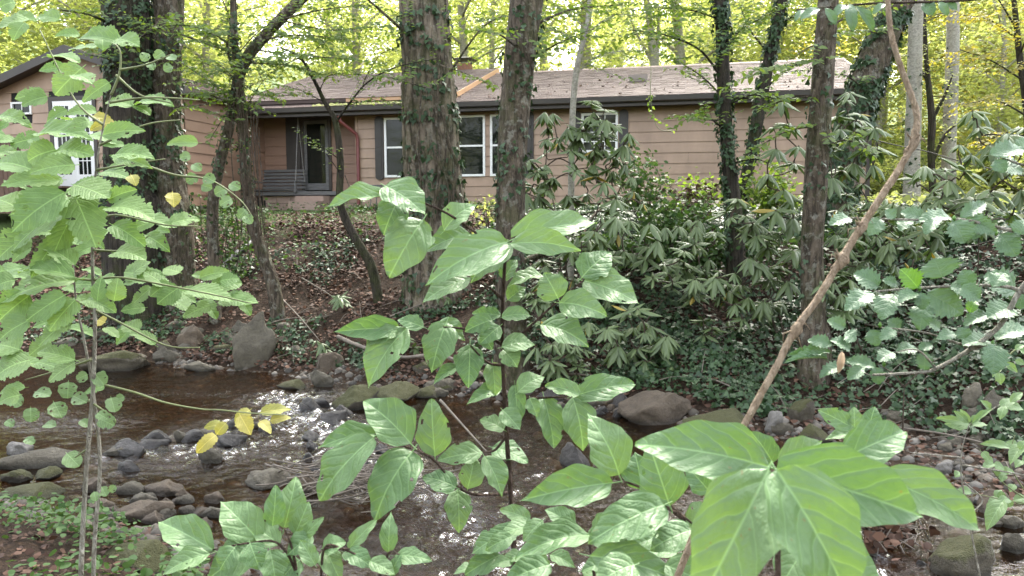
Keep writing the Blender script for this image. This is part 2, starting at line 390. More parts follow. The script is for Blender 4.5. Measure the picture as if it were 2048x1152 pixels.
M['rockbrown'] = rock_mat('brown stone', (.036, .027, .018), (.115, .086, .058))
M['rockmoss'] = rock_mat('mossy stone', (.04, .034, .024), (.10, .085, .060), moss=.75)
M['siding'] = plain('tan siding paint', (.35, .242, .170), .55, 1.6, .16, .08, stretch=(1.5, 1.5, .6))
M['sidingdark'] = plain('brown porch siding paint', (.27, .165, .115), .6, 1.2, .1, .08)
M['trim'] = plain('dark brown trim', (.042, .034, .028), .5, 2, .2, .05)
M['rake'] = plain('tan fascia paint', (.55, .33, .19), .55, 3, .1, .05)
M['white'] = plain('white window frame', (.80, .80, .77), .4, 3, .04, 0)
M['shutter'] = plain('dark shutter paint', (.035, .030, .026), .5, 3, .2, .05)
M['maroon'] = plain('maroon downspout', (.15, .035, .03), .4, 3, .1, 0)
M['block'] = plain('painted foundation block', (.34, .245, .20), .8, 5, .15, .2)
M['void'] = plain('dark interior', (.012, .011, .010), .8, 2, .1, 0)
M['greywood'] = plain('weathered grey wood', (.13, .128, .125), .75, 5, .25, .2, stretch=(1, 1, 6))
M['deckwood'] = plain('stained deck wood', (.10, .055, .035), .7, 5, .25, .2)
M['metal'] = plain('galvanised metal', (.35, .35, .35), .4, 4, .1, 0, metallic=.8)
M['iron'] = plain('painted iron mesh', (.10, .10, .10), .5, 4, .1, 0)
M['chimney'] = plain('chimney brick', (.22, .11, .07), .85, 20, .3, .3)
M['rope'] = plain('grey chain', (.22, .21, .20), .5, 20, .2, 0)
k = NT('window glass'); M['glass'] = k.done(k.bsdf((.012, .015, .012), .03, k.bump(k.noise(k.pos(), 1.2, 1), .06, .05), Specular_IOR_Level=.25))
k = NT('asphalt shingle'); rn_ = k.n('Attribute', None, attribute_name='rnd').outputs['Fac']
c_ = k.mix(rn_, (.072, .050, .047), (.135, .098, .092)); c_ = k.mix(k.math('MULTIPLY', k.noise(k.pos(), 1.3, 4), .5), c_, (.14, .115, .10))
M['shingle'] = k.done(k.bsdf(c_, .75, k.bump(k.noise(k.pos(), 150, 2), .4, .01), Specular_IOR_Level=.15))
M['moss'] = plain('roof moss', (.14, .15, .04), .95, 9, .4, .6)
# bark
M['bark_big'] = bark_mat('grey furrowed bark', (.022, .018, .013), (.21, .172, .128), .8, moss=.4, lichen=.25, zs=.2)
M['bark_dark'] = bark_mat('dark bark', (.016, .014, .011), (.060, .050, .040), 1.2, moss=.4, zs=.12)
M['bark_mid'] = bark_mat('brown bark', (.034, .027, .020), (.135, .108, .080), 1.4, moss=.4, lichen=.4, zs=.22)
M['bark_pale'] = bark_mat('pale smooth bark', (.19, .175, .145), (.34, .32, .27), 1.2, moss=.1, lichen=.5, zs=1.8, smooth=True)
M['twig'] = bark_mat('twig bark', (.06, .045, .032), (.13, .10, .075), 3, zs=.3)
M['stemred'] = bark_mat('reddish stem', (.05, .032, .024), (.11, .075, .055), 4, zs=.3)
M['stemgrey'] = bark_mat('grey sapling stem', (.24, .215, .17), (.48, .45, .38), 4, moss=.2, zs=.3)
M['vine'] = bark_mat('dry tan vine', (.40, .29, .195), (.62, .48, .345), 9, zs=.25)
M['greenstem'] = plain('green twig', (.13, .15, .06), .6, 20, .25, .1)
M['drift'] = plain('driftwood twig', (.15, .125, .10), .85, 12, .4, .2)
# leaves
M['l_shrub'] = leaf_mat('shrub leaf', (.056, .124, .044), (.118, .192, .078), .44, .30, spots=(.16, .14, .05), veins=5, spec=.42)
M['l_sap'] = leaf_mat('sapling leaf', (.085, .165, .045), (.15, .235, .080), .55, .40, veins=7, spots=(.12, .10, .04))
M['l_round'] = leaf_mat('round vine leaf', (.09, .155, .055), (.13, .20, .085), .5, .3, veins=6, spots=(.16, .15, .06))
M['l_yellow'] = leaf_mat('yellowing leaf', (.15, .20, .06), (.36, .31, .08), .5, .35, veins=7, spots=(.18, .10, .03))
M['l_holly'] = leaf_mat('holly leaf', (.044, .098, .042), (.075, .138, .062), .44, .18, veins=6, vcol=(.11, .18, .09), spec=.6)
M['l_hollynew'] = leaf_mat('bright holly leaf', (.06, .14, .02), (.09, .19, .03), .4, .3, veins=6)
M['l_rhodo'] = leaf_mat('rhododendron leaf', (.052, .084, .030), (.10, .138, .052), .42, .16, veins=0, spec=.5, tint=(1.1, 1.3, .6))
M['l_rhodoy'] = leaf_mat('old rhododendron leaf', (.20, .17, .03), (.30, .22, .04), .45, .2)
M['l_ivy'] = leaf_mat('ivy leaf', (.018, .042, .016), (.046, .085, .032), .48, .12, attr=True, spec=.35)
M['l_herb'] = leaf_mat('low herb leaf', (.042, .090, .026), (.088, .150, .048), .55, .3, attr=True, spec=.25)
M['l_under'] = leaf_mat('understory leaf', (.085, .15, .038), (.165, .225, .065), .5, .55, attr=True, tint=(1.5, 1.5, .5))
M['l_far'] = leaf_mat('sunlit forest leaf', (.22, .26, .105), (.35, .37, .17), .6, .64, attr=True, tint=(1.45, 1.45, .8))  # pale leaf colour stands in for sun and haze on the woods
M['l_gold'] = leaf_mat('golden leaf', (.23, .26, .08), (.36, .32, .10), .55, .6, attr=True, tint=(1.5, 1.3, .4))
M['l_litter'] = leaf_mat('fallen leaf', (.034, .016, .009), (.118, .058, .033), .8, .08, attr=True, tint=(1, 1, 1))
M['l_dead'] = leaf_mat('dead brown leaf', (.045, .026, .015), (.09, .055, .03), .7, .1, attr=True, tint=(1, 1, 1))
M['l_pale'] = plain('dry curled leaf', (.36, .26, .16), .7, 14, .3, .2)

# ================================================================== ground, stream
def grid_mesh(name, xs, ys, zf, mat):
    X, Y = np.meshgrid(xs, ys); Z = zf(X, Y); V = np.stack([X, Y, Z], -1).reshape(-1, 3); nx, ny = len(xs), len(ys)
    i = np.arange(nx * ny).reshape(ny, nx); q = np.stack([i[:-1, :-1], i[:-1, 1:], i[1:, 1:], i[1:, :-1]], -1).reshape(-1, 4)
    me = bpy.data.meshes.new(name); me.vertices.add(len(V)); me.vertices.foreach_set('co', V.astype(np.float32).ravel())
    me.loops.add(q.size); me.loops.foreach_set('vertex_index', q.astype(np.int32).ravel())
    me.polygons.add(len(q)); me.polygons.foreach_set('loop_start', np.arange(0, q.size, 4, dtype=np.int32))
    me.polygons.foreach_set('use_smooth', np.ones(len(q), bool)); me.materials.append(mat); me.update(calc_edges=True); return me, X, Y
xs = np.unique(np.concatenate([np.linspace(-120, -14, 30), np.arange(-14, 12, .11), np.linspace(12, 120, 30)]))
ys = np.unique(np.concatenate([np.linspace(-40, 1, 20), np.arange(1, 17, .11), np.arange(17, 32, .4), np.linspace(32, 200, 40)]))
me, _, _ = grid_mesh('ground', xs, ys, h, M['soil'])
g_ = link(bpy.data.objects.new('ground', me)); g_['kind'] = 'structure'; g_['label'] = 'stream bed, leaf strewn banks and the wooded slope behind'
RIF = [[G(560, 800), G(640, 850), G(720, 905)], [G(690, 900), G(800, 960), G(930, 1040), G(1010, 1110)], [G(270, 905), G(400, 910), G(520, 890)], [G(520, 840), G(400, 870)],
       [G(1620, 1060), G(1700, 1110)], [G(60, 840), G(200, 850)], [G(1040, 850), G(1060, 900)], [G(430, 790), G(300, 790)], [G(1000, 930), G(1080, 980)]]
RW = [.6, .75, .5, .5, .6, .45, .4, .3, .6]; RA = [.9, .85, .75, .6, .85, .5, .45, .3, .65]
def riffle(X, Y):
    r = np.zeros(X.shape)
    for pl, w, am in zip(RIF, RW, RA):
        for a, b in zip(pl[:-1], pl[1:]):
            e = b - a; t = np.clip(((X - a.x) * e.x + (Y - a.y) * e.y) / (e.x ** 2 + e.y ** 2 + 1e-9), 0, 1)
            r = np.maximum(r, am * np.exp(-((X - a.x - t * e.x) ** 2 + (Y - a.y - t * e.y) ** 2) / (w * w)))
    return r
def wz(X, Y):
    r = riffle(X, Y)
    a = fbm(X * 4 + .3 * Y, Y * 6, 5, 3) * .006 + (r ** 1.2) * (np.abs(fbm(X * 7, Y * 9, 6, 4)) * .055 - .008) + fbm(X * 16, Y * 20, 8, 2) * (.0014 + .006 * r)
    return a
xs = np.unique(np.concatenate([np.linspace(-30, -7.5, 60), np.arange(-7.5, 4.5, .035), np.linspace(4.5, 20, 50)]))
ys = np.unique(np.concatenate([np.linspace(-5, 3, 20), np.arange(3, 12, .035), np.linspace(12, 16, 12)]))
me, X, Y = grid_mesh('stream_water', xs, ys, wz, M['water'])
keep = (stream_sd(X, Y) < .5)
at = me.attributes.new('riffle', 'FLOAT', 'POINT'); at.data.foreach_set('value', riffle(X, Y).astype(np.float32).ravel())
import bmesh
bm = bmesh.new(); bm.from_mesh(me); bm.verts.ensure_lookup_table(); kf = keep.ravel()
bmesh.ops.delete(bm, geom=[v for v in bm.verts if not kf[v.index]], context='VERTS'); bm.to_mesh(me); bm.free()
w_ = link(bpy.data.objects.new('stream_water', me)); w_['kind'] = 'structure'; w_['label'] = 'shallow brown creek water breaking white over stones'

# ================================================================== the house
O1 = Vector((-4.02, 19.6, 0)); UX = Vector((12.22, -2.8, 0)).normalized(); UY = Vector((-UX.y, UX.x, 0))
def F1(x, y, z): return O1 + UX * x + UY * y + Vector((0, 0, z))
def wallpt(px, py, yoff=0.0, O=None):
    o = (O or O1) + UY * yoff; r = ray(px, py); c = Vector((0, 0, CAMZ))
    t = (o - c).dot(UY) / r.dot(UY); q = c + r * t; return (q - (O or O1)).dot(UX), q.z
house = thing('ranch_house', 'low tan ranch house with dark eaves, seen between the trunks across the creek', 'house', (0, 19, 2.35))
ZB = 2.42; EAVE = 4.74
def boards(wall, F_, x0, x1, z0, z1, holes, mat, yo=0.0, step=.247):
    z = z0; r = 0
    while z < z1 - .02:
        zt = min(z + step, z1); segs = [(x0, x1)]
        for (a, b, c, d) in holes:
            if c < zt - .02 and d > z + .02:
                ns_ = []
                for s0, s1 in segs:
                    if b <= s0 or a >= s1: ns_.append((s0, s1)); continue
                    if a > s0: ns_.append((s0, a))
                    if b < s1: ns_.append((b, s1))
                segs = ns_
        out = []
        for s0, s1 in segs:
            s = s0
            while s < s1 - .05:
                if s1 - s > 5.2: e = s + 3.2 + 1.4 * ((r * 7) % 3) / 2
                else: e = s1
                out.append((s, min(e, s1))); s = min(e, s1)
        for s0, s1 in out:
            m = MB(); b = 0; w = .004 if s1 < x1 - .01 else 0; tl = random.uniform(-.003, .003)
            for xx in (s0, s1 - w):
                m.v += [F_(xx, yo, z), F_(xx, yo - .032 + tl, z), F_(xx, yo - .008, zt + .012), F_(xx, yo, zt + .012)]
            m.f = [(0, 1, 2, 3), (7, 6, 5, 4), (1, 5, 6, 2), (0, 4, 5, 1), (3, 2, 6, 7), (0, 3, 7, 4)]
            m.build('siding_board', mat, wall)
        z = zt; r += 1
def rrect(x0, x1, z0, z1, r, n=5):
    p = []
    for cx_, cz_, a0 in ((x1 - r, z1 - r, 0), (x0 + r, z1 - r, 90), (x0 + r, z0 + r, 180), (x1 - r, z0 + r, 270)):
        for i in range(n + 1): a = R(a0 + 90 * i / n); p.append((cx_ + r * math.cos(a), cz_ + r * math.sin(a)))
    return p
def window(F_, x0, x1, z0, z1, yo=0.0, fw=.055, muntins=None, rail=True, nm='window'):
    m = MB(); o_ = yo - .05
    m.fbox(F_, x0, x0 + fw, o_, yo + .03, z0, z1).fbox(F_, x1 - fw, x1, o_, yo + .03, z0, z1).fbox(F_, x0 + fw, x1 - fw, o_ + .001, yo + .03, z1 - fw, z1).fbox(F_, x0 + fw, x1 - fw, o_ - .02, yo + .03, z0, z0 + fw)
    w = m.build(nm, M['white'], house); zm = (z0 + z1) / 2 - .02
    if rail: MB().fbox(F_, x0 + fw, x1 - fw, o_ + .012, yo + .02, zm, zm + .045).build('meeting_rail', M['white'], w)
    for (a, b) in (((z0 + fw, zm), (zm + .045, z1 - fw)) if rail else ((z0 + fw, z1 - fw),)):
        MB().fbox(F_, x0 + fw, x1 - fw, yo - (.005 if a < zm else .015), yo + .02, a, b).build('pane', M['glass'], w)
    if muntins:
        nx_, nz_ = muntins
        for i in range(1, nx_):
            xm = x0 + fw + (x1 - x0 - 2 * fw) * i / nx_; MB().fbox(F_, xm - .01, xm + .01, yo - .022, yo - .016, z0 + fw, z1 - fw).build('muntin', M['white'], w)
        for i in range(1, nz_):
            zz = z0 + fw + (z1 - z0 - 2 * fw) * i / nz_; MB().fbox(F_, x0 + fw, x1 - fw, yo - .029, yo - .0225, zz - .01, zz + .01).build('muntin', M['white'], w)
    return w
def shutter(F_, x0, x1, z0, z1, yo=0.0):
    s = MB().prism(rrect(x0, x1, z0, z1, min(.09, (x1 - x0) / 2.2)), F_, yo - .065, yo - .03).build('shutter', M['shutter'], house)
    MB().prism(rrect(x0 + .05, x1 - .05, z0 + .08, (z0 + z1) / 2 - .03, .03), F_, yo - .075, yo - .066).build('panel', M['shutter'], s)
    MB().prism(rrect(x0 + .05, x1 - .05, (z0 + z1) / 2 + .03, z1 - .08, .03), F_, yo - .075, yo - .066).build('panel', M['shutter'], s)
LEN = wallpt(1742, 300)[0]
xa = wallpt(770, 300)[0]; xm_ = wallpt(871, 300)[0]; xb = wallpt(971, 300)[0]; xc = wallpt(981, 300)[0]; xd = wallpt(1050, 300)[0]
zt1 = wallpt(770, 236)[1]; zb1 = wallpt(770, 355)[1]
xe, xf = wallpt(1163, 260)[0], wallpt(1236, 260)[0]; zt2 = wallpt(1200, 226)[1]; zb2 = wallpt(1200, 305)[1]
holes = [(xa, xb, zb1, zt1), (xc, xd, zb1, zt1), (xe, xf, zb2, zt2)]
wall = MB().fbox(F1, .02, LEN - .02, .002, .15, ZB, EAVE).build('wall', M['void'], house)
boards(wall, F1, .06, LEN - .09, ZB, EAVE, holes, M['siding'])
for x0, x1 in ((0, .06), (LEN - .09, LEN)): MB().fbox(F1, x0, x1, -.04, .15, ZB, EAVE).build('corner_board', M['siding'] if x0 == 0 else M['trim'], house)
window(F1, xa, xm_ + .03, zb1, zt1); window(F1, xm_ + .034, xb, zb1, zt1); window(F1, xc, xd, zb1, zt1)
window(F1, xe, xf, zb2, zt2, muntins=(3, 4))
for a, b in ((752, 768.5), (1053, 1068)): shutter(F1, wallpt(a, 300)[0], wallpt(b, 300)[0], zb1 - .06, zt1 + .04)
for a, b in ((1142, 1161), (1238, 1256)): shutter(F1, wallpt(a, 300)[0], wallpt(b, 300)[0], zb2 - .05, zt2 + .06)
# right end wall of the block
Fe = lambda x, y, z: F1(LEN, 0, 0) + UY * x - UX * y + Vector((0, 0, z))
ew = MB().fbox(lambda x, y, z: F1(LEN - .04 - y, x, z), .16, 7.2, .0, .1, ZB, EAVE).build('wall', M['void'], house)
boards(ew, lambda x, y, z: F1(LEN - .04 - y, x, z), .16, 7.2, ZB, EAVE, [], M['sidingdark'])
qr = P(368, 250, 17.5); O2 = Vector((qr.x, qr.y, 0)) - UX * 5.6; XW = (Vector((qr.x, qr.y, 0)) - O1).dot(UX); WD = PY_W = .55 - (Vector((qr.x, qr.y, 0)) - O1).dot(UY)
# porch: back wall, floor, foundation
PY_ = .55; px0 = XW
pw = MB().fbox(F1, px0 + .02, 0.0, PY_ + .002, PY_ + .12, ZB, 5.07).build('wall', M['void'], house)
dx0, dz0 = wallpt(612, 395, PY_); dx1, dz1 = wallpt(657, 240, PY_); dz0 = ZB + .45
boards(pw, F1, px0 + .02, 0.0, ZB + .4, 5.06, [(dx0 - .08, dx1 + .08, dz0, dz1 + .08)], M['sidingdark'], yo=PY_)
jw = MB().fbox(lambda x, y, z: F1(-.02 + y, x, z), .15, PY_, 0, .1, ZB, EAVE).build('wall', M['siding'], house)
d_ = MB().fbox(F1, dx0 - .08, dx0, PY_ - .06, PY_ + .02, dz0, dz1 + .08).fbox(F1, dx1, dx1 + .08, PY_ - .06, PY_ + .02, dz0, dz1 + .08).fbox(F1, dx0, dx1, PY_ - .059, PY_ + .02, dz1, dz1 + .08).build('door_frame', M['trim'], house)
dd_ = MB().fbox(F1, dx0 + .01, dx0 + .09, PY_ - .05, PY_ - .012, dz0, dz1 - .01).fbox(F1, dx1 - .09, dx1 - .01, PY_ - .05, PY_ - .012, dz0, dz1 - .01).fbox(F1, dx0 + .09, dx1 - .09, PY_ - .049, PY_ - .012, dz1 - .1, dz1 - .01).fbox(F1, dx0 + .09, dx1 - .09, PY_ - .049, PY_ - .012, dz0, dz0 + .18).build('storm_door', M['greywood'], house)
MB().fbox(F1, dx0 + .09, dx1 - .09, PY_ - .035, PY_ - .015, dz0 + .18, dz1 - .1).build('pane', M['glass'], dd_)
MB().fbox(F1, dx1 - .075, dx1 - .03, PY_ - .09, PY_ - .051, dz0 + .95, dz0 + 1.05).build('handle', M['metal'], dd_)
sx0 = wallpt(575, 300, PY_)[0]; sx1 = wallpt(603, 300, PY_)[0]
MB().fbox(F1, sx0, sx1, PY_ - .07, PY_ - .034, ZB + 1.0, dz1 + .1).build('shutter', M['shutter'], house)
MB().fbox(F1, px0, -.01, -.05, PY_ - .01, ZB + .30, ZB + .40).build('porch_floor', M['greywood'], house)
fd = MB().fbox(F1, px0, -.01, .12, .3, ZB - .1, ZB + .28).build('foundation', M['void'], house)
z = ZB - .1
for r_ in range(2):
    x = px0 + (.2 if r_ else 0)
    while x < -.06:
        x2 = min(x + .4, -.02); MB().fbox(F1, x + .005, x2 - .005, .08, .12, z + .005, z + .185).build('block', M['block'], fd); x = x2
    z += .19
vx = wallpt(524, 395, .1)[0]; MB().fbox(F1, vx - .12, vx + .12, .066, .079, ZB + .0, ZB + .17).build('crawl_vent', M['void'], house)
MB().fbox(F1, -1.55, -.75, -.75, -.06, ZB - .1, ZB + .13).fbox(F1, -1.55, -.75, -.40, -.06, ZB + .131, ZB + .27).build('step', M['block'], house)
# downspout with its elbow
dsx = wallpt(715, 300, -.1)[0]
MB().tube([F1(dsx - .34, -.42, EAVE - .05), F1(dsx - .32, -.40, EAVE - .18), F1(dsx - .02, -.10, EAVE - .48), F1(dsx, -.085, EAVE - .62), F1(dsx, -.085, ZB + .1), F1(dsx + .02, -.2, ZB + .02)], .045, 8).build('downspout', M['maroon'], house, True)
# roof: front slope from the eave back to the ridge
OV = .42; RX0, RX1 = -3.6, LEN + .12; RD = 4.25; SL = (6.46 - 4.95) / (RD + OV)
def roofz(y): return 4.93 + (y + OV) * SL
roof = MB().prism([(-OV, 4.80), (-OV, 4.92), (RD, roofz(RD) - .01), (RD, roofz(RD) - .14)], lambda y, x, z: F1(x, y, z), RX0, RX1)
roof.prism([(RD + .001, roofz(RD) - .14), (RD + .001, roofz(RD) - .01), (RD * 2 + OV, 4.92), (RD * 2 + OV, 4.80)], lambda y, x, z: F1(x, y, z), RX0, RX1)
roof = roof.build('roof', M['trim'], house)
MB().fbox(F1, RX0, RX1, -OV + .002, -.06, 4.73, 4.795).build('soffit', M['trim'], roof)
MB().fbox(F1, RX0, RX1, -OV - .025, -OV - .001, 4.70, 4.905).build('fascia', M['trim'], roof)
gt = MB().prism([(-OV - .15, 4.90), (-OV - .14, 4.80), (-OV - .10, 4.78), (-OV - .027, 4.78), (-OV - .027, 4.90), (-OV - .035, 4.90), (-OV - .035, 4.79), (-OV - .10, 4.79), (-OV - .13, 4.81), (-OV - .14, 4.90)], lambda y, x, z: F1(x, y, z), RX0 + .1, RX1 - .05)
gt.build('gutter', plain('dark gutter', (.05, .044, .04), .35, 2, .1, 0), roof)
for xx in (LEN + .122, ): MB().prism([(-OV, 4.74), (-OV, 4.93), (RD, roofz(RD)), (RD * 2 + OV, 4.93), (RD * 2 + OV, 4.74), (RD, roofz(RD) - .2)], lambda y, x, z: F1(x, y, z), xx, xx + .03).build('rake_board', M['trim'], roof)
MB().prism([(0, EAVE + .001), (RD, roofz(RD) - .15), (RD * 2, EAVE + .001)], lambda y, x, z: F1(x, y, z), LEN - .1, LEN - .04).build('gable_wall', M['sidingdark'], house)
MB().prism([(RD - .14, roofz(RD) - .03), (RD, roofz(RD) + .035), (RD + .14, roofz(RD) - .03)], lambda y, x, z: F1(x, y, z), RX0, RX1 + .02).build('ridge_cap', plain('ridge shingle', (.20, .14, .125), .8, 20, .3, .2), roof)
def shingles(F_, x0, x1, y0, y1, zf, parent, sl):
    """courses of tabs, each tab a tilted chip with its own thickness"""
    V, q, rn = [], [], []; c = 0; y = y0; ang = math.atan(sl)
    while y < y1:
        x = x0 - (.15 if c % 2 else 0)
        while x < x1:
            a, b = max(x, x0) + .004, min(x + .30, x1) - .004
            if b > a + .02:
                up = random.uniform(.012, .020); ye = min(y + .19, y1); k0 = len(V)
                for (yy, dz) in ((y, up), (ye, .004), (y, .0)):
                    V += [F_(a, yy, zf(yy) + dz), F_(b, yy, zf(yy) + dz)]
                q += [(k0, k0 + 1, k0 + 3, k0 + 2), (k0 + 4, k0 + 5, k0 + 1, k0)]; rn += [random.random()] * 6
            x += .30
        y += .145; c += 1
    o = org_of(parent); me = bpy.data.meshes.new('shingles'); me.from_pydata([tuple(v - o) for v in V], [], q)
    at = me.attributes.new('rnd', 'FLOAT', 'POINT'); at.data.foreach_set('value', rn); me.materials.append(M['shingle'])
    s = link(bpy.data.objects.new('shingles', me), parent); s['kind'] = 'stuff'; return s
shingles(F1, RX0, RX1, -OV - .02, RD, roofz, roof, SL)
# the higher left part of the roof, its tan front and rake boards
HX = wallpt(902, 190, -.2)[0]; HY0 = -.02; up_ = .10
rz2 = lambda y: roofz(y) + up_ + (.03)
r2 = MB().prism([(HY0, roofz(HY0) + .03), (HY0, rz2(HY0) - .01), (RD + .25, rz2(RD + .25) - .01), (RD * 2 + OV, 5.1), (RD * 2 + OV, 4.96), (RD + .25, roofz(RD) - .05)], lambda y, x, z: F1(x, y, z), RX0, HX).build('raised_roof', M['trim'], house)
HM = wallpt(690, 200, -.1)[0]
MB().fbox(F1, HM, HX, HY0 - .03, HY0 - .001, roofz(HY0) + .03, rz2(HY0) - .012).build('front_board', M['rake'], r2)
MB().fbox(F1, RX0, HM - .004, HY0 - .03, HY0 - .001, roofz(HY0) + .03, rz2(HY0) - .012).build('front_board', M['shingle'], r2)
MB().prism([(HY0 - .03, roofz(HY0) + .0), (HY0 - .03, rz2(HY0) + .0), (RD + .25, rz2(RD + .25)), (RD * 2 + OV, 5.12), (RD * 2 + OV, 4.96), (RD + .25, rz2(RD) - .28)], lambda y, x, z: F1(x, y, z), HX + .002, HX + .04).build('rake_board', M['rake'], r2)
shingles(F1, RX0, HX + .03, HY0 - .05, RD + .25, rz2, r2, SL)
# moss cushions on the low eave
ms = MB(); mx0, mx1 = wallpt(700, 200, -.3)[0], wallpt(808, 200, -.3)[0]
n_ = 260; xx = rng.uniform(mx0 - 1.0, mx1, n_); yy = -OV + np.abs(rng.normal(size=n_)) * .12
for a, b in zip(xx, yy):
    if b > -.06: continue
    r_ = random.uniform(.02, .06); k0 = len(ms.v); c = F1(a, b, roofz(b) + .01)
    ms.v += [c + Vector((r_ * math.cos(t * 1.047), r_ * math.sin(t * 1.047), 0)) for t in range(6)] + [c + Vector((0, 0, r_ * .8))]
    ms.f += [(k0 + t, k0 + (t + 1) % 6, k0 + 6) for t in range(6)]
mo = ms.build('moss', M['moss'], roof, True); mo['kind'] = 'stuff'
# roof vent and chimney
vx, _ = wallpt(1278, 160, 2.0); vy = 1.75
MB().prism([(vy - .16, roofz(vy - .16) + .02), (vy - .16, roofz(vy - .16) + .19), (vy + .3, roofz(vy + .3) + .05)], lambda y, x, z: F1(x, y, z), vx - .24, vx + .24).build('roof_vent', plain('vent metal', (.26, .22, .19), .5, 3, .1, 0), roof)
chx = wallpt(924, 130, 4.6)[0]; chy = 4.9; chz = P(925, 113, F1(chx, chy, 0).y).z - .3
ch = MB().fbox(F1, chx - .62, chx + .52, chy - .4, chy + .4, 6.2, chz - .28).build('chimney', M['chimney'], house)
cn = 0
for cz_ in np.arange(6.55, chz - .30, .075):
    for i in range(5):
        a = chx - .62 + i * .228 + (.09 if cn % 2 else 0); b = min(a + .216, chx + .52)
        if b - a > .03: MB().fbox(F1, a, b, chy - .415, chy - .401, cz_, cz_ + .064).build('brick', M['chimney'], ch)
    cn += 1
MB().fbox(F1, chx - .68, chx + .58, chy - .45, chy + .45, chz - .279, chz - .2).build('chimney_crown', M['block'], ch)
MB().fbox(F1, chx - .2, chx + .2, chy - .2, chy + .2, chz - .199, chz + .06).build('flue', M['chimney'], ch)
cp_ = MB()
for sx in (-.17, .17):
    for sy in (-.17, .17): cp_.fbox(F1, chx + sx - .012, chx + sx + .012, chy + sy - .012, chy + sy + .012, chz + .061, chz + .2)
b = len(cp_.v); cp_.v += [F1(chx + sx * .33, chy + sy * .33, chz + .2) for sx, sy in ((-1, -1), (1, -1), (1, 1), (-1, 1))] + [F1(chx, chy, chz + .3)]; cp_.f += [(b, b + 1, b + 4), (b + 1, b + 2, b + 4), (b + 2, b + 3, b + 4), (b + 3, b, b + 4), (b + 3, b + 2, b + 1, b)]
cp_.build('chimney_cap', M['iron'], ch)
# ---- left wing, gable towards the creek
def F2(x, y, z): return O2 + UX * x + UY * y + Vector((0, 0, z))
def F2s(x, y, z): return F2(WL - y, x, z)
WL = 5.6; WE = 5.16; PK = WE + 2.8 * .33
g = MB().fbox(F2, .02, WL - .02, .002, .14, ZB, WE).build('wall', M['void'], house)
fx0, fz1 = wallpt(106, 203, 0, O2); fx1, _ = wallpt(186, 203, 0, O2); fz0 = fz1 - 2.02
wx0, wz1 = wallpt(24, 205, 0, O2); wx1, wz0 = wallpt(66, 229, 0, O2)
boards(g, F2, .05, WL - .05, ZB, WE + .02, [(fx0 - .1, fx1 + .1, fz0, fz1 + .1), (wx0, wx1, wz0, wz1)], M['siding'])
z = WE + .02
while z < PK - .1:
    hw = (PK - z) / .33 - .1; zt = min(z + .247, PK - .08); m = MB()
    m.prism([(2.8 - hw, z), (2.8 + hw, z), (2.8 + max(hw - .247 / .33, .05), zt), (2.8 - max(hw - .247 / .33, .05), zt)], F2, -.026, .02); m.build('siding_board', M['siding'], g); z = zt + .003
sw = MB().fbox(F2s, .141, WD, .004, .1, ZB, WE).build('wall', M['void'], house)
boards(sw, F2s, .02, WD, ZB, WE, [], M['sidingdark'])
MB().fbox(F2, WL - .05, WL + .001, -.036, -.001, ZB, WE).build('corner_board', M['siding'], house)
w2 = MB()
for s in (-1, 1):
    w2.prism([(2.8, PK - .12), (2.8, PK), (2.8 + s * 3.1, PK - 3.1 * .33), (2.8 + s * 3.1, PK - 3.1 * .33 - .12)][::s], F2, -.35, 7.5)
wr = w2.build('wing_roof', M['trim'], house)
for s in (-1, 1):
    MB().prism([(2.8 + s * .001, PK - .16), (2.8 + s * .001, PK + .03), (2.8 + s * 3.15, PK - 3.15 * .33 + .03), (2.8 + s * 3.15, PK - 3.15 * .33 - .16)][::s], F2, -.385, -.352).build('rake_board', M['trim'], wr)
    zf = (lambda s: (lambda d: PK + .004 - (3.12 - d) * .33))(s)
    shingles((lambda s: (lambda x, y, z: F2(2.8 + s * (3.12 - y), x, z)))(s), -.37, 7.5, 0, 3.12, zf, wr, .33)
MB().fbox(F2, WL + .31, WL + .335, -.35, WD + .2, PK - 3.1 * .33 - .13, PK - 3.1 * .33 + .01).build('fascia', M['trim'], wr)
window(F2, wx0, wx1, wz0, wz1, rail=False, muntins=(2, 1), fw=.045)
MB().fbox(F2, fx0 - .1, fx0, -.05, .02, fz0, fz1 + .1).fbox(F2, fx1, fx1 + .1, -.05, .02, fz0, fz1 + .1).fbox(F2, fx0, fx1, -.049, .02, fz1, fz1 + .1).build('door_frame', M['trim'], house)
fm_ = (fx0 + fx1) / 2
for a, b in ((fx0 + .01, fm_ - .004), (fm_ + .004, fx1 - .01)):
    ww = .1; D = MB().fbox(F2, a, a + ww, -.04, -.005, fz0, fz1).fbox(F2, b - ww, b, -.04, -.005, fz0, fz1).fbox(F2, a + ww, b - ww, -.039, -.005, fz1 - .12, fz1).fbox(F2, a + ww, b - ww, -.039, -.005, fz0, fz0 + .28).build('french_door', M['white'], house)
    MB().fbox(F2, a + ww, b - ww, -.025, -.01, fz0 + .28, fz1 - .12).build('pane', M['glass'], D)
    for i in (1, 2): xm = a + ww + (b - a - 2 * ww) * i / 3; MB().fbox(F2, xm - .01, xm + .01, -.033, -.026, fz0 + .28, fz1 - .12).build('muntin', M['white'], D)
    for i in range(1, 5): zz = fz0 + .28 + (fz1 - .4 - fz0) * i / 5; MB().fbox(F2, a + ww, b - ww, -.036, -.0335, zz - .01, zz + .01).build('muntin', M['white'], D)
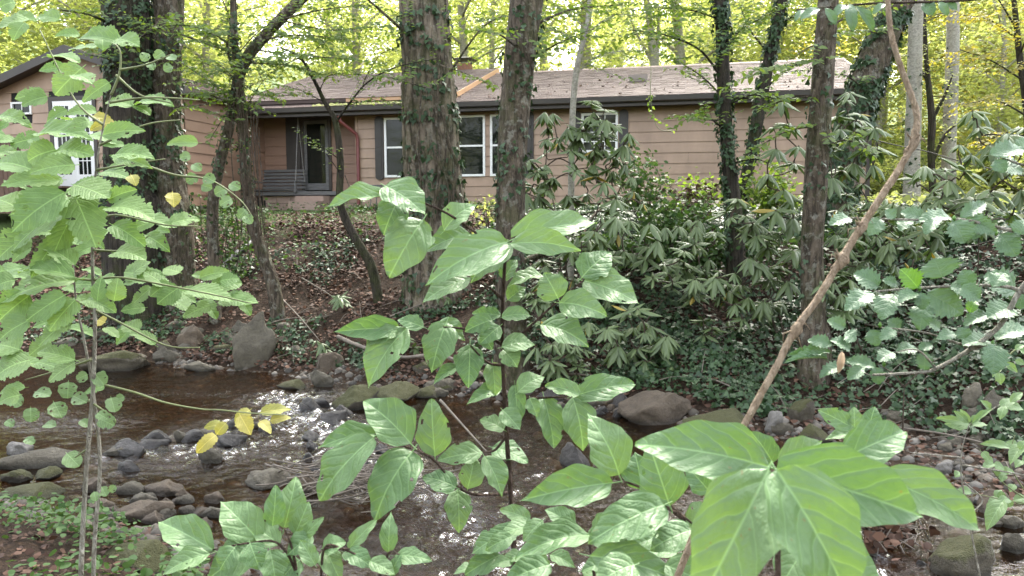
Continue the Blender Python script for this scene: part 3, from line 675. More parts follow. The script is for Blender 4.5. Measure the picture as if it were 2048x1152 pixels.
# deck in front of the wing doors, its boarded railing
deck = thing('wooden_deck', 'dark stained wooden deck with boarded railing below the white double doors', 'deck', F2(1.5, -1.2, 2.2))
zr, zd = P(40, 252, 14.6).z, fz0 - .05
for i in range(9): y = -.15 - i * .15; MB().fbox(F2, -1.6, 3.6, y - .143, y, zd - .04, zd).build('deck_board', M['deckwood'], deck)
MB().fbox(F2, -1.6, 2.55, -1.60, -1.50, zr - .05, zr).build('handrail', M['deckwood'], deck)
for i in range(32): x = -1.55 + i * .128; MB().fbox(F2, x, x + .115, -1.58, -1.55, zd - .6, zr - .052).build('board', M['deckwood'], deck)
for x in (-1.5, .5, 2.5): MB().fbox(F2, x - .045, x + .045, -1.549, -1.46, 2.1, zr - .052).build('post', M['deckwood'], deck)
# porch swing hung from the eave
c0, zs = wallpt(516, 382, .2); c1, _ = wallpt(605, 382, .2); zt_ = wallpt(515, 338, .4)[1]
swing = thing('porch_swing', 'grey slatted porch swing hanging by chains beside the front door', 'porch swing', F1((c0 + c1) / 2, .15, zs))
for i in range(6): zz = zs + .06 + i * (zt_ - zs - .06) / 6; MB().fbox(F1, c0, c1, .36 + i * .02, .38 + i * .02, zz, zz + .065).build('back_slat', M['greywood'], swing)
for i in range(6): MB().fbox(F1, c0, c1, -.12 + i * .08, -.05 + i * .08, zs, zs + .025).build('seat_slat', M['greywood'], swing)
for x in (c0 + .04, c1 - .04):
    MB().fbox(F1, x - .03, x + .03, -.14, .45, zs - .05, zs - .001).build('seat_rail', M['greywood'], swing)
    MB().fbox(F1, x - .03, x + .03, -.14, .34, zs + .22, zs + .25).build('armrest', M['greywood'], swing)
    MB().fbox(F1, x - .025, x + .025, -.13, -.09, zs + .026, zs + .219).build('arm_post', M['greywood'], swing)
    MB().tube([F1(x, -.08, zs + .25), F1(x, .13, EAVE + .04)], .011, 6).build('chain', M['rope'], swing)
    MB().tube([F1(x, .40, zs + .25), F1(x, .132, EAVE + .0)], .011, 6).build('chain', M['rope'], swing)
# patio table
tp = P(758, 372, 17.6); tz = tp.z; T = thing('patio_table', 'round wire mesh patio table standing under the wide front window', 'table', (tp.x, tp.y, 2.3))
m = MB(); rr = .40
m.tube([tp + Vector((rr * math.cos(a * .2618), rr * math.sin(a * .2618), 0)) for a in range(25)], .014, 6); m.build('rim', M['iron'], T)
m = MB()
for i in range(-9, 10):
    w = math.sqrt(rr * rr - (i * .042) ** 2) if abs(i * .042) < rr else 0
    if w: m.box(tp + Vector((i * .042, 0, 0)), .008, 2 * w, .004); m.box(tp + Vector((0, i * .042, -.0045)), 2 * w, .008, .004)
m.build('mesh_top', M['metal'], T)
for a in range(4):
    c, s = math.cos(a * 1.571 + .5), math.sin(a * 1.571 + .5)
    MB().tube([tp + Vector((rr * .95 * c, rr * .95 * s, 0)), tp + Vector((rr * .5 * c, rr * .5 * s, -.35)), Vector((tp.x + rr * .85 * c, tp.y + rr * .85 * s, h1(tp.x, tp.y) - .02))], .012, 6, sub=4).build('leg', M['iron'], T)
# ================================================================== trees that stand between the creek and the house
def path_pts(path, depth):
    return [P(q[0], q[1], depth + (q[3] if len(q) > 3 else 0)) for q in path], [q[2] * depth / F / 2 for q in path]
def trunk_mesh(pts, rad, seg, sub, furrow=0.0, flare=0.0, sd=0):
    pts, rad = smooth_path(pts, rad, sub); n = len(pts); mb = MB(); ref = Vector((1, 0, 0)); L = 0
    for i, p in enumerate(pts):
        t = (pts[min(i + 1, n - 1)] - pts[max(i - 1, 0)]).normalized(); rf = (ref - t * ref.dot(t)).normalized(); bi = t.cross(rf)
        if i: L += (p - pts[i - 1]).length
        for k in range(seg):
            a = 2 * math.pi * k / seg; c, s = math.cos(a), math.sin(a); r = rad[i]
            r *= 1 + .07 * noise.noise(Vector((c * 1.2 + sd, s * 1.2, L * .5))) + .05 * noise.noise(Vector((c * 2.6 + sd, s * 2.6, L * 1.3)))
            if flare: r *= 1 + flare * math.exp(-L / .45) * (1 + .8 * math.sin(a * 5 + sd) * noise.noise(Vector((c + sd, s, 3))))
            if furrow: v = noise.noise(Vector((c * rad[i] * 15 + sd, s * rad[i] * 15, L * 1.6))) ; r += furrow * (abs(v) * 2 - .5)
            mb.v.append(p + (rf * c + bi * s) * r)
    for i in range(n - 1):
        for k in range(seg):
            k2 = (k + 1) % seg; mb.f.append((i * seg + k, i * seg + k2, (i + 1) * seg + k2, (i + 1) * seg + k))
    return mb, pts, rad
def leaves_on(pts, rad, n, size, rng_t=(0, 1), bias=None):
    pts = np.array([tuple(p) for p in pts]); rad = np.array(rad); m = len(pts)
    t = (rng_t[0] + (rng_t[1] - rng_t[0]) * rng.random(n)) * (m - 1.001); i = t.astype(int); f = (t - i)[:, None]
    c = pts[i] * (1 - f) + pts[i + 1] * f; r = rad[i] + .01 + rng.random(n) * .035
    a = rng.random(n) * 2 * np.pi
    keep = vn(a * 1.1, t * .35, 3.3) > (-.15 if bias is None else bias)
    o = np.stack([np.cos(a), np.sin(a), np.zeros(n)], -1); pos = c + o * r[:, None]
    d = np.stack([rng.normal(size=n) * .5, rng.normal(size=n) * .5, -np.ones(n)], -1) + o * .35
    fr = frames(d, o + rng.normal(size=(n, 3)) * .35)
    return pos[keep], fr[keep], (size * (.6 + .7 * rng.random(n)))[keep]
def crown_arrays(c, rad, n_cl, per, cl, size):
    cs = rng.normal(size=(n_cl, 3)); cs /= np.linalg.norm(cs, axis=1, keepdims=True); cs *= (rng.random((n_cl, 1)) ** .45)
    cs = cs * np.array(rad) + np.array(c)
    pos = np.repeat(cs, per, 0) + rng.normal(size=(n_cl * per, 3)) * np.array([cl, cl, cl * .42])
    n = len(pos); return pos, rand_frames(n, 1, .55), size * (.6 + .8 * rng.random(n))
def spray_arrays(tw, pts, n_sub, sub_len, leaf, side=1.0, dens=.045, r0=.006):
    """a branch with flat side twigs; leaves alternate along every twig"""
    pts = [Vector(p) for p in pts]; pp, rr = smooth_path(pts, [r0 * (1 - .7 * i / max(1, len(pts) - 1)) for i in range(len(pts))], 6)
    tw.tube(pp, rr, 5); Ps, Ds, Ns, Ss = [], [], [], []
    def line(a, d, L):
        q = [a]; dv = d.normalized(); nseg = 5
        for i in range(nseg):
            dv = (dv + Vector((random.gauss(0, .12), random.gauss(0, .12), random.gauss(0, .06) - .03))).normalized(); q.append(q[-1] + dv * L / nseg)
        tw.tube(q, [r0 * .45 * (1 - .8 * i / nseg) for i in range(nseg + 1)], 4, cap=False)
        nl = max(3, int(L / dens)); 
        for i in range(nl):
            t = (i + .5) / nl * nseg; j = min(int(t), nseg - 1); p = q[j].lerp(q[j + 1], t - j); dd = (q[j + 1] - q[j]).normalized()
            sd = dd.cross(Vector((0, 0, 1))).normalized() * (1 if i % 2 else -1)
            Ps.append(p); Ds.append(dd * .55 + sd + Vector((0, 0, random.gauss(-.22, .25)))); Ns.append(Vector((random.gauss(0, .5), random.gauss(-.55, .5), 1))); Ss.append(leaf * random.uniform(.6, 1.2))
    m = len(pp)
    for i in range(n_sub):
        t = (.15 + .85 * (i + random.random() * .8) / n_sub) * (m - 1.01); j = int(t); a = pp[j].lerp(pp[j + 1], t - j); d = (pp[j + 1] - pp[j]).normalized()
        s = d.cross(Vector((0, 0, 1)))
        s = s.normalized() if s.length > .05 else Vector((1, 0, 0))
        line(a, d * random.uniform(.3, .9) + s * (1 if i % 2 else -1) * side * random.uniform(.6, 1.2) + Vector((0, 0, random.gauss(.05, .15))), sub_len * random.uniform(.5, 1.15) * (1.1 - .5 * i / n_sub))
    return np.array([tuple(v) for v in Ps]), frames(np.array([tuple(v) for v in Ds]), np.array([tuple(v) for v in Ns])), np.array(Ss)
class Leaves:
    def __init__(s): s.p, s.r, s.s = [], [], []
    def add(s, a):
        if len(a[0]): s.p.append(a[0]); s.r.append(a[1]); s.s.append(a[2])
    def build(s, name, proto, mat, parent):
        if not s.p: return None
        return scatter(name, proto, np.concatenate(s.p), np.concatenate(s.r), np.concatenate(s.s), mat, parent)
def tree(name, label, path, depth, mat, seg=20, sub=6, furrow=0.0, flare=.0, top=None, ivy=0, ivy_rng=(0, 1), ivy_bias=None, ivy_size=.07, crown=None, branches=(), cat='tree', leafmat='l_under', leaf=.095, dens=.042, group=None, sd=1, leafproto=None, root_dip=.7, base_on_ground=True):
    pts, rad = path_pts(path, depth)          # listed from the base upwards
    b = pts[0]
    if base_on_ground:
        g = h1(b.x, b.y); pts = [Vector((b.x, b.y, g - root_dip))] + pts; rad = [rad[0] * 1.05] + rad
        if pts[1].z < g + .02: pts.pop(1); rad.pop(1)
    if top:
        d = (pts[-1] - pts[-2]); d = Vector((d.x * .4, d.y * .4, d.z)).normalized()
        pts += [pts[-1] + d * (top * .5), pts[-1] + d * top]; rad += [rad[-1] * .8, rad[-1] * .35]
    t = thing(name, label, cat, (b.x, b.y, h1(b.x, b.y)), group)
    mb, pp, rr = trunk_mesh(pts, rad, seg, sub, furrow, flare, sd); mb.build('trunk', mat, t, True)
    if ivy: scatter('ivy', IVY, *leaves_on(pp, rr, ivy, ivy_size, ivy_rng, ivy_bias), M['l_ivy'], t)
    L = Leaves()
    for q in branches:
        bp = [P(x, y, depth + (dd or 0)) for x, y, dd in q['p']]
        br = MB(); r0 = q.get('r', .02); br.tube(bp, [r0 * (1 - .75 * i / (len(bp) - 1)) for i in range(len(bp))], 6, sub=5, rough=.2)
        if q.get('n', 8): L.add(spray_arrays(br, bp, q.get('n', 8), q.get('l', .8), q.get('leaf', leaf), dens=q.get('dens', dens), r0=.007))
        br.build('branch', mat, t, True)
    if crown:  # out-of-view crowns, set back over the house to block the sun
        for (dx, dy, z, rx, ry, rz, ncl, per, cl, sz) in crown:
            c = Vector((b.x + dx, b.y + dy, z)); L.add(crown_arrays(tuple(c), (rx, ry, rz), ncl, per, cl, sz))
            j = min(range(len(pp)), key=lambda i: abs(pp[i].z - (z - rz * .8))); 
            for a in range(5):
                e = c + Vector((rx * .7 * math.cos(a * 1.257), ry * .7 * math.sin(a * 1.257), random.uniform(-.3, .5) * rz)); s0 = pp[j]
                MB().tube([s0, s0.lerp(e, .5) + Vector((0, 0, .5)), e], [rr[j] * .4, rr[j] * .22, .02], 6, sub=4).build('limb', mat, t, True)
    L.build('crown', leafproto if leafproto is not None else RHOMB, M[leafmat], t)
    return t, pp, rr
B = lambda p, n=10, l=.8, r=.015, **k: dict(p=[(q[0], q[1], q[2] if len(q) > 2 else 0) for q in p], n=int(n * 1.5), l=l, r=r, **k)
# the great trunk in the middle
T4, T4p, T4r = tree('tulip_tree', 'huge grey furrowed tree trunk with climbing ivy, left of centre before the window',
     [(880, 575, 150), (876, 520, 136), (870, 440, 124), (866, 360, 114), (860, 250, 106), (853, 120, 97), (846, 0, 92), (840, -150, 88)], 11.7, M['bark_big'], 120, 26, .020, .16, top=9,
     ivy=2800, ivy_rng=(.03, .66), ivy_bias=.05, ivy_size=.085, crown=[(2.2, 5.5, 15.5, 5.4, 4.725, 3.2, 135, 46, .75, .25)],
     branches=[B([(848, 100), (760, 20, -.5), (700, -30, -1)], 7, .9, .03), B([(890, 160), (960, 60, -.6), (1010, 30, -1)], 8, .8, .02), B([(850, 175, -.5), (800, 160, -1), (760, 150, -1.2)], 6, .5, .012), B([(880, 130, -.5), (940, 150, -1), (980, 170, -1.1)], 6, .45, .012)], sd=2.2)
vm = MB()
for (pl, r) in (([(862, 520), (866, 430), (880, 330), (872, 250), (878, 150)], .022), ([(905, 560), (915, 470), (905, 400), (912, 330), (895, 280), (885, 210)], .028), ([(940, 540), (925, 440), (912, 380), (880, 330), (868, 290)], .024), ([(838, 540), (845, 430), (838, 300), (842, 180)], .016), ([(885, 480), (898, 400), (890, 330), (898, 230)], .015)):
    q = [P(x, y, 11.7 - .56 + .25 * ((x - 870) / 55) ** 2 * .5) for x, y in pl]; vm.tube(q, r, 6, sub=8, rough=.3)
vm.build('climbing_vine', M['bark_mid'], T4, True)
T5, _, _ = tree('poplar_tree', 'straight brown trunk rising from the water edge, right of the huge trunk',
     [(1022, 775, 92), (1022, 720, 70), (1022, 600, 62), (1020, 500, 58), (1022, 400, 58), (1028, 250, 58), (1042, 100, 62), (1054, 0, 65), (1072, -150, 60)], 9.2, M['bark_mid'], 48, 14, .007, .25, top=8,
     ivy=1300, ivy_rng=(.1, .72), ivy_bias=.1, ivy_size=.06, crown=[(2.5, 5.5, 13, 4.8, 4.05, 2.6, 105, 46, .75, .25)],
     branches=[B([(1050, 60), (1140, 20, .5), (1240, 10, 1)], 14, .8, .02), B([(1040, 100), (1000, 70, -.5), (950, 60, -.8)], 6, .5), B([(1045, 130), (1110, 90, -.3), (1180, 60, -.5)], 10, .6)], sd=5)
T1, _, _ = tree('oak_tree', 'dark ivy covered trunk standing before the gable wing, leftmost of the big trunks',
     [(268, 440, 118), (264, 380, 100), (258, 250, 88), (256, 120, 84), (252, 0, 82), (248, -150, 80)], 12.6, M['bark_dark'], 60, 16, .016, .2, top=9, ivy=2600, ivy_rng=(0, .75), ivy_bias=-.1, ivy_size=.08,
     crown=[(1.2, 5.5, 15.5, 4.8, 4.05, 3, 105, 46, .75, .25)], branches=[B([(250, 60), (180, 30, -.6), (120, 20, -1)], 8, .8, .03), B([(270, 80), (340, 50, -.8), (420, 60, -1.2)], 12, .8, .02), B([(262, 150), (220, 120, -.6), (180, 110, -1)], 6, .5)], sd=7)
T1b, _, _ = tree('oak_tree', 'lighter brown trunk with vines touching the right side of the dark leftmost trunk',
     [(338, 450, 92), (334, 380, 74), (330, 250, 60), (332, 120, 58), (338, 0, 56), (346, -150, 52)], 12.9, M['bark_mid'], 48, 14, .010, .2, top=9, ivy=1500, ivy_rng=(0, .55), ivy_bias=0, ivy_size=.075,
     crown=[(3.7, 5.5, 14.5, 4.32, 4.05, 2.6, 90, 46, .75, .25)], branches=[B([(334, 215), (400, 210, -.8), (470, 200, -1.1), (520, 215, -1.2)], 12, .5, .012), B([(334, 170), (390, 165, -.8), (440, 170, -1)], 9, .45, .012), B([(338, 60), (420, 90, -.8), (480, 110, -1)], 12, .8, .02), B([(336, 110), (400, 150, -1), (450, 190, -1.2)], 10, .6, .014), B([(335, 20), (300, 60, -1), (250, 90, -1.2)], 9, .6, .014)], sd=9)
T8, _, _ = tree('maple_tree', 'straight rough trunk with lichen at right, standing beside the leaning ivy tree',
     [(1630, 690, 62), (1628, 640, 48), (1624, 500, 43), (1630, 380, 45), (1638, 250, 43), (1648, 120, 39), (1656, 0, 37), (1664, -150, 34)], 8.5, M['bark_mid'], 40, 14, .006, .2, top=8, ivy=420, ivy_rng=(.2, .8), ivy_bias=.25, ivy_size=.06,
     crown=[(2.2, 6.5, 13, 4.08, 3.51, 2.4, 75, 46, .75, .25)], branches=[B([(1650, 110), (1590, 130, -.2), (1500, 150, -.4)], 12, .5, .012), B([(1652, 60), (1720, 20, .2), (1800, 10, .5)], 8, .5), B([(1640, 250), (1575, 262, -.2), (1515, 295, -.3)], 8, .4), B([(1636, 300), (1690, 280, -.2), (1740, 300, -.3)], 7, .4), B([(1645, 190), (1570, 200, 0), (1520, 220, 0)], 6, .35)], sd=11)
T9, _, _ = tree('leaning_tree', 'thick trunk leaning right, wrapped in ivy, beside the right end of the house',
     [(1655, 520, 78), (1668, 440, 70), (1690, 330, 64), (1718, 210, 60), (1752, 110, 58), (1790, 20, 55), (1850, -120, 50)], 12.2, M['bark_mid'], 44, 12, .010, .2, top=8, ivy=3200, ivy_rng=(.1, .62), ivy_bias=-.25, ivy_size=.085,
     crown=[(6.2, 6, 14, 4.32, 4.05, 2.6, 90, 46, .75, .25)], branches=[B([(1770, 70), (1720, 60, -.6), (1660, 70, -1)], 8, .6), B([(1730, 180), (1690, 150, -.6), (1640, 150, -1)], 6, .5)], sd=13)
T7, _, _ = tree('ivy_tree', 'slender dark trunk smothered in ivy before the plain wall right of centre',
     [(1475, 590, 44), (1472, 500, 38), (1466, 400, 30), (1455, 300, 26), (1448, 180, 25), (1444, 60, 24), (1440, -60, 25)], 10.6, M['bark_dark'], 28, 12, .004, .1, top=6, ivy=2200, ivy_rng=(.1, .8), ivy_bias=-.1, ivy_size=.06,
     crown=[(1.7, 6, 13, 3.6, 3.51, 2.2, 75, 46, .75, .25)], branches=[B([(1452, 262), (1405, 228, -.2), (1365, 236, -.4)], 9, .45), B([(1456, 330), (1510, 318, -.2), (1556, 338, -.3)], 8, .4), B([(1450, 215), (1500, 190, -.2), (1560, 200, -.3)], 9, .5), B([(1446, 160), (1400, 100, -.2), (1330, 70, -.5), (1260, 60, -.8)], 16, .8, .02), B([(1446, 110), (1480, 60, 0), (1540, 30, 0)], 12, .8), B([(1450, 200), (1400, 150, .3), (1330, 110, .6)], 10, .6), B([(1450, 240), (1420, 240, -.4), (1390, 235, -.7)], 5, .3), B([(1442, 40), (1380, 20, 0), (1300, 15, 0)], 14, .9)], sd=17)
T2, _, _ = tree('curved_tree', 'slim curved trunk bending right over the porch roof, beside the wing wall',
     [(425, 440, 22), (436, 345, 21), (452, 280, 20), (466, 220, 20), (476, 160, 21), (498, 110, 22), (540, 60, 21), (600, 0, 20), (660, -60, 18)], 12.0, M['bark_mid'], 24, 8, .004, .1, top=3, ivy=500, ivy_rng=(.0, .6), ivy_size=.06,
     branches=[B([(510, 100), (600, 110, -.8), (720, 120, -1.4)], 14, .8, .012), B([(560, 40), (660, 60, -.6), (780, 50, -1)], 12, .8, .012), B([(480, 150), (440, 140, -.8), (400, 120, -1.4)], 12, .7, .01), B([(500, 110), (520, 150, -.8), (540, 200, -1.2)], 8, .5, .008), B([(476, 160), (455, 100, 0), (460, 40, 0), (430, -30, 0)], 12, .8, .03), B([(490, 125), (570, 130, -.4), (650, 150, -.7)], 12, .6, .014), B([(520, 80), (600, 70, -.4), (700, 80, -.8)], 12, .8, .016), B([(480, 160), (520, 190, -.5), (580, 190, -.8)], 8, .5, .01), B([(470, 210), (420, 190, -.5), (390, 190, -.7)], 7, .5, .01), B([(560, 40), (640, 20, -.4), (740, 10, -.8)], 12, .8, .016), B([(470, 100), (430, 70, -.5), (380, 60, -1)], 10, .6), B([(478, 190), (450, 230, -.5), (420, 280, -.6)], 6, .4)], sd=19)
g2 = G(566, 640)
T2b, _, _ = tree('young_leaning_tree', 'thin mossy trunk leaning left up the leafy bank from the water edge boulder',
     [(566, 648, 30), (548, 580, 27), (526, 510, 25), (505, 440, 24), (494, 360, 21), (488, 290, 19), (486, 230, 18), (478, 160, 16), (470, 90, 14), (466, -20, 12)], g2.y, M['bark_mid'], 20, 8, .004, .1, top=2, ivy=520, ivy_rng=(.3, .8), ivy_size=.055,
     branches=[B([(486, 230), (520, 170, 0), (560, 130, 0)], 8, .5, .010), B([(480, 170), (440, 130, 0), (400, 120, 0)], 8, .5, .010), B([(474, 110), (520, 60, 0), (560, 40, 0)], 10, .6, .01), B([(490, 310), (470, 290, -.2), (440, 270, -.3)], 5, .3, .006), B([(487, 250), (440, 230, -.3), (400, 215, -.4)], 6, .4, .007)], leaf=.065, sd=23)
for _ in range(1):
    vm = MB()
    for i in range(14):
        x = 470 + i * 4 + random.uniform(-4, 4); y0 = random.uniform(160, 300)
        vm.tube([P(x, y0, g2.y - .2), P(x + random.uniform(-8, 8), y0 + 90, g2.y - .25), P(x + 12 + random.uniform(-6, 10), y0 + 200 + random.uniform(0, 80), g2.y - .2)], random.uniform(.004, .010), 5, sub=6)
    vm.build('hanging_vine', M['twig'], T2b, True)
g3 = G(768, 600)
T3, _, _ = tree('sapling', 'thin dark sapling leaning on the leaf strewn bank in front of the porch door',
     [(768, 605, 22), (748, 550, 20), (722, 495, 18), (694, 445, 17), (680, 395, 15), (681, 330, 14), (676, 270, 13), (668, 235, 11), (650, 205, 9), (628, 160, 7), (600, 115, 5), (560, 95, 3)], g3.y, M['bark_dark'], 16, 8, .003, .1,
     branches=[B([(672, 245), (700, 205, -.2), (735, 165, -.3), (790, 135, -.4), (870, 118, -.5)], 16, .5, .020), B([(724, 178), (734, 150, -.2), (760, 110, -.3), (785, 98, -.3)], 7, .4, .010), B([(640, 180), (660, 150, -.2), (720, 150, -.3)], 8, .35, .008), B([(650, 205), (600, 180, -.1), (560, 172, -.2)], 8, .4, .008), B([(610, 130), (640, 90, 0), (680, 70, 0)], 8, .45, .007), B([(680, 320), (640, 290, -.3), (600, 265, -.4)], 7, .25, .006), B([(682, 350), (650, 305, -.3), (620, 290, -.3)], 5, .25, .005), B([(700, 210), (740, 200, -.3), (790, 205, -.4)], 8, .35, .007), B([(690, 350), (700, 400, -.3), (640, 410, -.4)], 6, .3, .005), B([(600, 115), (560, 130, 0), (520, 120, 0)], 8, .4, .006)], leaf=.065, cat='sapling', sd=29)
T6, _, _ = tree('young_tree', 'slender bare stemmed young tree rising in front of the roof and shuttered window',
     [(1142, 420, 13), (1143, 330, 13), (1146, 220, 12), (1152, 150, 12), (1162, 100, 11), (1172, 60, 9), (1180, -20, 7)], 10.9, M['bark_pale'], 14, 8, .002, .1, top=1.5,
     branches=[B([(1152, 150), (1200, 110, 0), (1290, 100, .2)], 12, .6, .010), B([(1162, 95), (1110, 60, 0), (1070, 80, 0)], 10, .5, .010), B([(1170, 70), (1230, 30, 0), (1310, 40, 0)], 12, .6, .010), B([(1172, 60), (1130, 20, 0), (1080, 10, 0)], 10, .5, .010), B([(1160, 120), (1230, 150, -.2), (1290, 160, -.2)], 6, .3, .006)], leaf=.07, sd=31)
for lab, path, d, mt in (('pale straight birch like trunk just right of the leaning ivy tree', [(1822, 480, 34), (1824, 330, 29), (1828, 200, 28), (1830, 90, 27), (1832, 0, 26), (1836, -100, 24)], 15.5, 'bark_pale'),
                         ('second pale trunk further right, half hidden by yellow leaves', [(1898, 420, 30), (1898, 300, 25), (1902, 200, 25), (1906, 80, 23), (1908, -60, 21)], 17.5, 'bark_pale')):
    tree('birch_tree', lab, path, d, M[mt], 28, 8, .003, .1, top=8, ivy=160, ivy_rng=(.0, .5), ivy_size=.07, leafmat='l_far', sd=d)
tree('forked_tree', 'small dark forked tree between the two pale trunks', [(1866, 400, 14), (1862, 300, 13), (1864, 240, 14), (1856, 160, 10), (1850, 80, 8), (1846, -40, 7)], 16.5, M['bark_dark'], 14, 8, .003, top=2,
     branches=[B([(1864, 240), (1890, 190, 0), (1905, 150, 0)], 6, .6, .05), B([(1866, 320), (1890, 270, 0), (1912, 250, 0)], 6, .6, .05), B([(1858, 170), (1835, 120, 0), (1830, 60, 0)], 8, .7, .03)], leafmat='l_far', leaf=.1, sd=37)
tree('golden_tree', 'young tree with yellow and orange autumn leaves at the upper right', [(2062, 420, 16), (2056, 250, 14), (2040, 120, 12), (2030, 20, 9), (2020, -60, 7)], 15, M['bark_dark'], 14, 8, .003, top=1,
     branches=[B([(2050, 230), (1990, 200, -.5), (1930, 210, -1)], 14, .9, .02), B([(2045, 160), (1980, 120, -.3), (1920, 100, -.5)], 14, .9, .02), B([(2036, 80), (1980, 40, .4), (1920, 30, 1)], 14, .9, .02), B([(2052, 260), (2000, 270, .5), (1960, 290, 1)], 12, .7, .02), B([(2040, 110), (2060, 60, -.5), (2090, 20, -1)], 12, .9, .02), B([(2034, 60), (1990, -10, 0), (1950, -40, 0)], 12, .9, .02)], leafmat='l_gold', leaf=.095, sd=41)
tree('forked_tree', 'slim double stemmed tree behind the chimney side of the roof ridge, right of centre', [(1312, 210, 18), (1310, 140, 18), (1303, 80, 15), (1296, 20, 12), (1285, -60, 10)], 27, M['bark_pale'], 14, 8, .003, top=3,
     branches=[B([(1312, 150), (1316, 80, 0), (1318, 10, 0)], 5, .9, .10, leaf=.13), B([(1308, 130), (1280, 80, 0), (1262, 40, 0)], 6, .9, .07, leaf=.13)], leafmat='l_far', sd=43)
tree('dark_leaning_tree', 'dark vine draped trunk leaning right behind the ivy smothered trunk', [(1480, 420, 26), (1500, 320, 24), (1522, 200, 24), (1540, 110, 22), (1556, 40, 20), (1575, -60, 18)], 13.5, M['bark_dark'], 24, 8, .004, .1, top=4, ivy=1200, ivy_rng=(.0, .8), ivy_size=.08,
     branches=[B([(1540, 110), (1500, 60, 0), (1480, 10, 0)], 12, .8, .02), B([(1550, 60), (1590, 30, 0), (1640, 20, 0)], 12, .8, .02), B([(1525, 190), (1560, 150, 0), (1610, 140, 0)], 8, .6, .02)], sd=47)

# ================================================================== woods behind the house: trees of a few kinds, copied
def far_tree_src(i):
    rx = [3.0, 2.6, 3.4, 2.4, 3.0][i]; rz = [5.0, 4.2, 4.6, 5.6, 4.0][i]; hgt = [15, 12, 14, 16, 11][i]
    mb = MB(); pts = [Vector((0, 0, -.5)), Vector((.1, 0, hgt * .3)), Vector((-.1, .1, hgt * .6)), Vector((.15, 0, hgt * .9))]; tr = .15 + .025 * i
    mb.tube(pts, [tr, tr * .85, tr * .6, .05], 10, sub=5, rough=.15, seed=i)
    for a in range(9):
        z = hgt * (.3 + .06 * a); an = a * 2.4; e = Vector((rx * .85 * math.cos(an), rx * .85 * math.sin(an), z + 1.2)); mb.tube([Vector((0, 0, z)), e * .5 + Vector((0, 0, z * .5 + .3)), e], [tr * .4, tr * .22, .02], 5, sub=3)
    tm = mb.mesh('trunk', M['bark_pale'], smooth=True)
    pos, fr, sz = crown_arrays((0, 0, hgt * .52), (rx * 1.15, rx * 1.15, rz * 1.25), 110, 58, .55, .18)
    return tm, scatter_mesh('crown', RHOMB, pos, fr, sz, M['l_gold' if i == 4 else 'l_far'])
srcs = [far_tree_src(i) for i in range(5)]
KN = ['tall pale green tree in the sunlit woods behind the roof', 'dense bushy tree in the sunlit woods behind the roof', 'broad light green tree in the sunlit woods behind the roof', 'very tall slim tree in the sunlit woods behind the roof', 'yellowing tree in the sunlit woods behind the house']
LM = [(-300, 'beyond the left edge'), (120, 'above the wing gable'), (380, 'behind the ivy covered left trunks'), (620, 'above the porch roof'), (800, 'left of the huge trunk'), (930, 'behind the huge trunk and chimney'), (1090, 'behind the straight poplar trunk'), (1240, 'above the middle of the roof'), (1400, 'above the roof vent'), (1520, 'behind the ivy smothered trunk'), (1700, 'above the right end of the roof'), (1880, 'behind the leaning tree and pale trunks'), (2100, 'at the right edge of the woods'), (9999, 'beyond the right edge')]
def where(x, y):
    p = px_of((x, y, h1(x, y) + 4))[0]; return next(t for a, t in LM if p < a) if y > 5 else 'behind the viewer'
def far_tree(x, y, i, s, kind='far_tree', lab=None):
    z = h1(x, y); t = thing(kind, lab or (('nearer ' if y < 33 else 'middle ' if y < 47 else 'deepest ') + ['tall pale green tree', 'dense bushy tree', 'broad light green tree', 'very tall slim tree', 'yellowing tree'][i] + ' ' + where(x, y)), 'tree', (x, y, z), 'woods behind the house: ' + ['pale', 'bushy', 'broad', 'slim', 'yellowing'][i] + ' trees')
    t.rotation_euler = (random.uniform(-.06, .06), random.uniform(-.06, .06), random.uniform(0, 6.28)); t.scale = (s, s, s * random.uniform(.9, 1.1))
    for nm, me in zip(('trunk', 'crown'), srcs[i]): link(bpy.data.objects.new(nm, me), t)
    return t
placed = []
for k_ in range(900):
    y = 27 + 48 * random.random() ** 1.25; x = random.uniform(-.80, .80) * (y + 4)
    if y < 34 and -12 < x < 11 and random.random() < .35: continue
    if any((x - a) ** 2 + (y - b) ** 2 < (2.4 + .035 * y) ** 2 for a, b in placed): continue
    placed.append((x, y)); far_tree(x, y, 4 if (x > 14 and random.random() < .35) else random.choice([0, 1, 2, 2, 3, 1]), random.uniform(.8, 1.2))
    if len(placed) > 82: break
for x, y, i, s in ((13.5, 21, 1, .62), (16.5, 24, 2, .8), (12.5, 26, 0, .85), (20, 22, 4, .75), (18, 28, 2, .9), (-16, 24, 2, .9), (-13, 23.5, 1, .8), (-19, 20, 0, .9), (-15, 27, 3, .9), (-11, 27, 2, .85), (15.5, 18.5, 1, .5)): far_tree(x, y, i, s)
